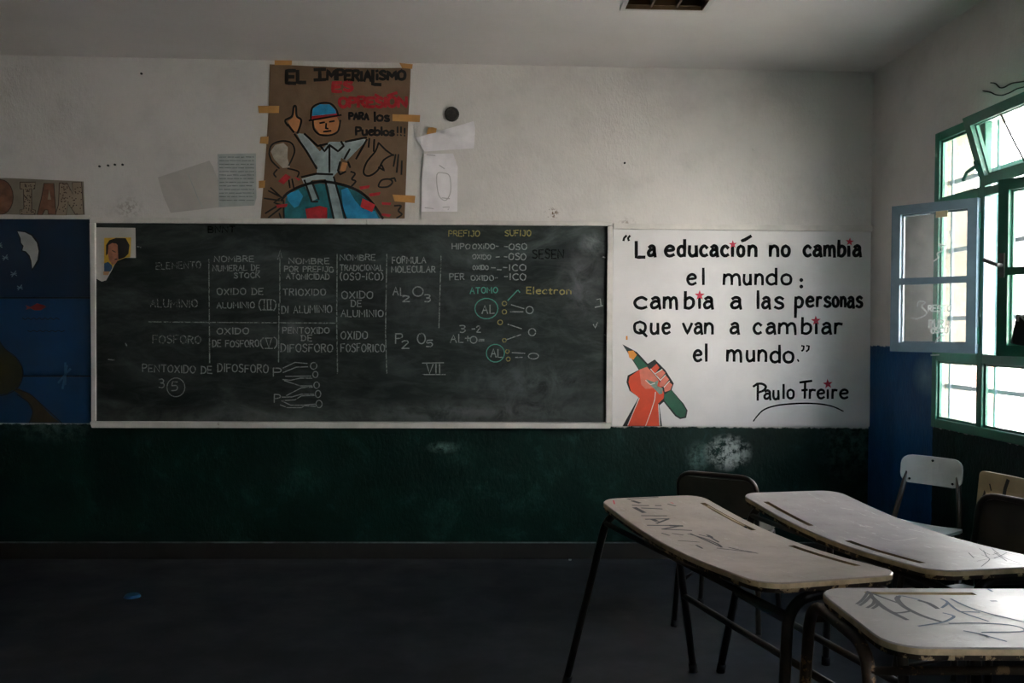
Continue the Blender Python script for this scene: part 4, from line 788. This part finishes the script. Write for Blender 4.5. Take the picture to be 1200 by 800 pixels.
# ================================================================== DESKS
SAGS = {}
def desk(cx, cy, ang, top, label, ends=None, grooves=((-.46, -.10), (.12, .44)), SAG=.032, gm='groove', L=1.15, W=.415, Z=.743, rust=False):
    # ends: per end (x_top, y_top low/high, x_foot, y_foot low/high), read off the bent and shifted frames
    ends = ends or [(s*.55, -.165, .165, s*.66, -.245, .245) for s in (-1, 1)]
    root = empty('school_desk', (cx, cy, 0), math.radians(ang)); tag(root, label, 'desk', 'double school desks')
    T = .027
    sag = lambda x: -SAG*max(0, 1-(x/(L/2))**2)**1.3; SAGS[root.name] = sag
    def outline(ins):
        r = .075-ins; o = []; a, b = L/2-ins, W/2-ins
        for (sx, sy, a0) in ((1, 1, 0), (-1, 1, 90), (-1, -1, 180), (1, -1, 270)):
            for k in range(7):
                t = math.radians(a0+90*k/6); o.append((sx*(a-r)+r*math.cos(t), sy*(b-r)+r*math.sin(t)))
        return o
    bm = bmesh.new(); rings = [[bm.verts.new((x, y, z)) for x, y in outline(i)] for z, i in ((-T, .004), (-.016, .003), (-.0155, 0), (-.003, 0), (0, .003))]
    n = len(rings[0])
    for a, b in zip(rings, rings[1:]):
        for k in range(n): bm.faces.new((a[k], a[(k+1) % n], b[(k+1) % n], b[k]))
    bm.faces.new(rings[0][::-1]); bm.faces.new(rings[-1])
    grooves = [(a, b, W/2-.056, W/2-.036) for a, b in grooves]
    # cut lines round the grooves, then sink their floors
    for x in sorted({g[i] for g in grooves for i in (0, 1)}): 
        for e in (-.0005, .0005): bmesh.ops.bisect_plane(bm, geom=bm.verts[:]+bm.edges[:]+bm.faces[:], plane_co=(x+e, 0, 0), plane_no=(1, 0, 0))
    for y in (W/2-.056, W/2-.036):
        for e in (-.0005, .0005): bmesh.ops.bisect_plane(bm, geom=bm.verts[:]+bm.edges[:]+bm.faces[:], plane_co=(0, y+e, 0), plane_no=(0, 1, 0))
    for k in range(1, 24): bmesh.ops.bisect_plane(bm, geom=bm.verts[:]+bm.edges[:]+bm.faces[:], plane_co=(-L/2+L*k/24, 0, 0), plane_no=(1, 0, 0))
    bm.normal_update()
    for v in bm.verts:
        if abs(v.co.z) < 1e-5:
            for g in grooves:
                if g[0] <= v.co.x <= g[1] and g[2] <= v.co.y <= g[3]: v.co.z = -.008
    for f in bm.faces:
        c = f.calc_center_median(); 
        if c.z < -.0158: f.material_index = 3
        elif c.z < -.0085: f.material_index = 1
        for g in grooves:
            if g[0]-.001 <= c.x <= g[1]+.001 and g[2]-.001 <= c.y <= g[3]+.001 and -.0081 <= c.z < -.0005: f.material_index = 2
    for v in bm.verts: v.co.z += Z+sag(v.co.x)
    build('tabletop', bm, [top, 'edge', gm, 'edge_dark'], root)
    # frame: bent-tube ends, rails
    r = .0145; tm = 'rust' if rust else 'tube'; zt = Z-T-r-.003
    for (xt, ya, yb, xf, fa, fb) in ends:
        pr = rounded([(xf, fa, .012), (xt, ya, zt), (xt, yb, zt), (xf, fb, .012)], .085, 8)
        tubeo('end_frame', pr, r, tm, root, 12)
        for fy, ty in ((fa, ya), (fb, yb)): tubeo('rubber_foot', [(xf, fy, 0), (xf+(xt-xf)*.05, fy+(ty-fy)*.05, .035)], .0175, 'rubber', root, 10)
        sx = 1 if xt > 0 else -1
        tubeo('support_bracket', [(xt-sx*.04, ya+.03, zt+.004), (xt-sx*.04, yb-.03, zt+.004)], .008, tm, root, 8)
    def at(e, hi, z):
        xt, ya, yb, xf, fa, fb = e; t = (zt-z)/zt; y0_, y1_ = (yb, fb) if hi else (ya, fa); return (xt+(xf-xt)*t, y0_+(y1_-y0_)*t, z)
    for hi in (0, 1): tubeo('side_rail', [at(ends[0], hi, .652), at(ends[1], hi, .652)], .010, tm, root, 8)
    tubeo('foot_rail', [at(ends[0], 1, .335), at(ends[1], 1, .335)], .0125, tm, root, 10)
    return root, sag, Z
def on_top(root, sag, Z, flip=1):                    # strokes drawn in desk units lie on the curved top
    def f(x, y, off=0): return (x, y, Z+sag(x)+.0006+off)
    return f
# desk local x runs along its length, +y is the groove side
d1, sg, Z = desk(.775, 2.785, 103.2-180, 'top1', 'beige school desk with LILIAN written on it, left of the pair', [(-.56, -.17, .09, -.73, -.27, .27), (.547, -.118, .205, .61, -.186, .22)])
d2, _, _ = desk(1.306, 2.895, 99.5, 'top2', 'grey scratched school desk behind, nearer the windows', [(-.53, -.27, .06, -.66, -.33, .12), (.575, -.19, .142, .70, -.25, .215)])
d3, _, _ = desk(1.395, 1.945, 0, 'top3', 'cream school desk in the right foreground with blue scrawled graffiti', [(-.565, -.09, .25, -.585, -.11, .30), (.55, -.09, .25, .58, -.11, .30)], grooves=((-.465, -.20), (.12, .40)), SAG=.003, gm='seat_cream', rust=True)
def level_pts(root, pts):
    inv = Matrix.Rotation(-root.rotation_euler.z, 4, 'Z') @ Matrix.Translation(-root.location); o = []
    for x, y in pts:
        z = Z
        for _ in range(6):
            q = inv @ on_level(x, y, z); z = Z+SAGS[root.name](q.x)
        o.append((q.x, q.y))
    return o
def graffiti(root, S, wd, m, name='graffiti', lab=None, smooth=True):
    bm = bmesh.new(); mp = on_top(root, SAGS[root.name], Z)
    for s in S:
        q = level_pts(root, s); ribbon(bm, catmull(q, 3) if smooth else q, wd, mp, .2)
    o = build(name, bm, m, root)
    if len(S) > 1: o['kind'] = 'stuff'
    if lab: o['label'] = lab
V = lambda *p: [(690+x/5.714, 560+y/5.714) for x, y in p]
U = lambda *p: [(720+x/13.34, 575+y/13.34) for x, y in p]
graffiti(d1, [U((680, 100), (205, 130), (400, 190)), U((285, 228), (530, 232)), U((645, 232), (725, 232)), U((740, 285), (430, 270)), U((430, 390), (810, 392)), U((490, 445), (850, 438)), U((850, 438), (660, 510)), U((520, 540), (1060, 545)), U((1060, 545), (750, 600)), U((750, 600), (1200, 620))], .010, 'gr_ink', lab='marker name LILIAN', smooth=False)
graffiti(d1, [U((320, 265), (460, 340)), U((590, 445), (660, 475)), U((290, 160), (390, 190)), U((880, 545), (1050, 550))], .018, 'gr_ink', lab='thick marker strokes')
graffiti(d1, [V((665, 375), (760, 400), (860, 440), (890, 465)), V((680, 372), (790, 420), (885, 462)), V((740, 380), (830, 400), (790, 380), (870, 430)), V((490, 370), (540, 385)), V((560, 372), (630, 382)), V((600, 420), (680, 425), (740, 430)), V((720, 450), (760, 472)), V((940, 465), (1000, 480), (1060, 490), (1130, 505)), V((950, 480), (1010, 488), (1100, 500)), V((860, 470), (940, 480)), V((530, 175), (580, 188))], .0075, 'gr_ink', lab='dark scribbles')
graffiti(d1, [V((550, 165), (565, 170)), V((165, 150), (172, 175))], .006, 'red', lab='small red mark')
H = lambda *p: [(990+x/5.714, 685+y/5.714) for x, y in p]
graffiti(d3, [H((80, 130), (120, 100), (155, 50)), H((100, 140), (140, 110), (185, 60)), H((150, 155), (190, 130), (200, 95)), H((185, 160), (215, 140), (222, 110)), H((150, 45), (250, 85), (390, 135)), H((270, 165), (350, 190), (450, 175)), H((170, 55), (200, 100), (240, 140))], .008, 'gr_ink', lab='black marker scrawl')
graffiti(d3, [H((185, 85), (270, 160), (415, 235)), H((500, 108), (560, 125), (620, 160)), H((360, 80), (352, 100), (400, 150), (520, 210), (650, 250))], .013, 'gr_ink', lab='thick black marker scrawl')
graffiti(d3, [H((620, 160), (520, 110), (430, 85), (370, 75), (355, 90)), H((645, 95), (690, 120), (650, 155)), H((690, 120), (770, 180), (960, 245)), H((710, 95), (880, 170), (1200, 250)), H((770, 180), (900, 185)), H((495, 278), (640, 255), (700, 235), (730, 210), (660, 190)), H((700, 260), (900, 258), (1100, 270), (1195, 295), (1180, 315), (920, 320)), H((800, 310), (900, 330), (1080, 380)), H((960, 30), (985, 45)), H((980, 110), (1015, 110))], .007, 'gr_blue', lab='blue pen scrawl')
J = lambda *p: [(1000+x/4, 500+y/4) for x, y in p]
graffiti(d2, [J((540, 590), (565, 615)), J((590, 570), (640, 600), (680, 590)), J((610, 580), (640, 620), (700, 600)), J((600, 600), (660, 615), (720, 590)), J((650, 570), (700, 610), (780, 640)), J((660, 590), (720, 630)), J((580, 630), (640, 620), (600, 655)), J((700, 585), (760, 600), (800, 610)), J((730, 640), (800, 650))], .003, 'gr_ink', lab='fine black scribbles')
graffiti(d2, [J((130, 520), (200, 535), (300, 520)), J((30, 465), (90, 470)), J((-60, 380), (0, 390)), J((260, 480), (330, 495))], .003, 'pwhite', lab='pale scratches')
# a rounded pencil left in the groove of the first desk
pc = empty('pencil', (0, 0, 0)); tag(pc, 'thin pale wooden pencil lying in the groove of the desk marked LILIAN', 'pencil')
p0, p1 = on_level(828, 590, .735), on_level(878, 617, .720)
with Under(pc):
    A0 = Matrix.Translation(d1.location) @ Matrix.Rotation(d1.rotation_euler.z, 4, 'Z')
    def gp(x): return A0 @ Vector((x, .415/2-.046, Z+sg(x)-.008+.0056))
    tubeo('pencil_body', [gp(x) for x in (-.42, -.36, -.30, -.24, -.16)], .0048, 'seat_cream', n=6); tubeo('pencil_point', [gp(-.16), gp(-.145)], .0024, 'wire', n=6)

# ================================================================== CHAIRS
def chair(x, y, face, label, sm, bm_, bz0, bz1, hoop, sz=.445, rise=.0, rivets=False, bw=.34, rad=.045):
    """face: direction the sitter looks (x, y)"""
    root = empty('school_chair', (x, y, 0), math.atan2(-face[0], face[1])); tag(root, label, 'chair', 'school chairs')
    r = .0125
    def board(name, x0, x1, y0, y1, th, m, vertical=False, curve=.02, rad=rad):
        bm = bmesh.new(); o = []
        hw, hh = (x1-x0)/2, (y1-y0)/2; cx, cy = (x0+x1)/2, (y0+y1)/2
        for (sx, sy, a0) in ((1, 1, 0), (-1, 1, 90), (-1, -1, 180), (1, -1, 270)):
            for k in range(5):
                t = math.radians(a0+90*k/4); o.append((cx+sx*(hw-rad)+rad*math.cos(t), cy+sy*(hh-rad)+rad*math.sin(t)))
        A = [bm.verts.new((p[0], p[1], 0)) for p in o]; Bv = [bm.verts.new((p[0], p[1], th)) for p in o]; n = len(o)
        bm.faces.new(A[::-1]); bm.faces.new(Bv)
        for k in range(n): bm.faces.new((A[k], A[(k+1) % n], Bv[(k+1) % n], Bv[k]))
        for k in range(1, 10): bmesh.ops.bisect_plane(bm, geom=bm.verts[:]+bm.edges[:]+bm.faces[:], plane_co=(x0+(x1-x0)*k/10, 0, 0), plane_no=(1, 0, 0))
        for v in bm.verts:
            c = curve*(1-(2*(v.co.x-cx)/(x1-x0))**2)
            if vertical: a, b, t = v.co; v.co = (a, -.185-c-t-.10*(b-.45), b)
            else: v.co.z += sz-c*.5
        return build(name, bm, m, root)
    board('seat', -.19, .19, -.17, .19, .014, sm)
    b = board('backrest', -bw/2, bw/2, bz0, bz1, .012, bm_, True)
    if rivets:
        for (rx, rz) in ((0, bz1-.018), (-bw/2+.045, bz0+.02), (bw/2-.045, bz0+.02)):
            yy = -.185-.02*(1-(2*rx/bw)**2)-.10*(rz-.45); tubeo('rivet', [(rx, yy+.001, rz), (rx, yy+.004, rz)], .006, 'rivet', b, 10)
    for s in (-1, 1):
        tubeo('leg', [(s*.165, .155, sz-.022), (s*.195, .195, .01)], r, 'tube', root); tubeo('rubber_foot', [(s*.195, .196, 0), (s*.193, .192, .03)], .0155, 'rubber', root, 8)
        if not hoop: tubeo('leg', rounded([(s*(bw/2-.035), -.212-.10*(bz1-.03-.45), bz1-.025), (s*.165, -.165, sz-.02), (s*.195, -.205, .01)], .06), r, 'tube', root)
        else: tubeo('leg', [(s*.175, -.17, sz-.02), (s*.195, -.205, .01)], r, 'tube', root)
        tubeo('rubber_foot', [(s*.195, -.206, 0), (s*.193, -.202, .03)], .0155, 'rubber', root, 8)
        tubeo('seat_rail', [(s*.165, .155, sz-.024), (s*.168, -.168, sz-.024)], .010, 'tube', root, 8)
        tubeo('stretcher', [(s*.178, .174, .20), (s*.182, -.186, .20)], .008, 'tube', root, 8)
    tubeo('seat_rail', [(-.165, .150, sz-.024), (.165, .150, sz-.024)], .010, 'tube', root, 8)
    if hoop: 
        yb = lambda z: -.186-.10*(z-.45)
        tubeo('back_frame', rounded([(-.175, -.17, sz-.02), (-.18, yb(bz1+.012)-.004, bz1+.012), (.18, yb(bz1+.012)-.004, bz1+.012), (.175, -.17, sz-.02)], .075), .0115, 'tube', root)
    return root
chair(1.185, 4.180, (.52, .85), 'olive-brown chair seen from behind, tube hoop round its backrest, beyond the two desks', 'seat_olive', 'seat_olive', .54, .708, True, bw=.345)
chair(2.02, 4.13, (-.80, -.60), 'chair with a plain white riveted backrest standing below the window corner', 'seat_white', 'seat_white', .632, .768, False, rivets=True, bw=.30)
chair(1.99, 3.59, (-.985, -.17), 'chair with a cream backrest marked by a black stroke, against the window wall', 'seat_cream', 'seat_cream', .60, .775, False, bw=.36, rad=.018)
chair(1.69, 2.955, (-.93, -.366), 'dark chair drawn up to the grey desk on its window side', 'seat_dark', 'seat_dark', .60, .772, True, bw=.36)
# black stroke and scratch on the cream backrest
cc = [o for o in sc.collection.objects if o.name.startswith('school_chair')][2]; cb = [o for o in cc.children if o.name.startswith('backrest')][0]
def cmap(x, z, off=0):
    return (x, -.185-.02*(1-(2*x/.36)**2)-.10*(z-.45)+.0008+off, z)
strokes('marker_stroke', [[(.035, .755), (.045, .72), (.05, .665)]], .018, 'gr_ink', cmap, 0, cb); strokes('scratch', [[(.125, .725), (.115, .70)]], .006, 'gr_ink', cmap, 0, cb)

# ================================================================== ON THE FLOOR
q = on_level(155, 699, 0); bm = bmesh.new()
bmesh.ops.create_cone(bm, cap_ends=True, segments=20, radius1=.042, radius2=.034, depth=.012, matrix=Matrix.Translation((q.x, q.y, .006)) @ Matrix.Scale(1, 4)); tag(build('plastic_lid', bm, 'cap_blue', smooth=False), 'small blue plastic lid lying on the bare dark floor at left', 'lid')
q = on_level(668, 656.5, 0); bm = bmesh.new(); box(bm, q.x-.008, q.x+.008, q.y-.004, q.y+.004, 0, .008)
tag(build('chalk_stub', bm, 'whitebit', bevel=.002), 'tiny stub of white chalk on the floor by the baseboard', 'chalk')
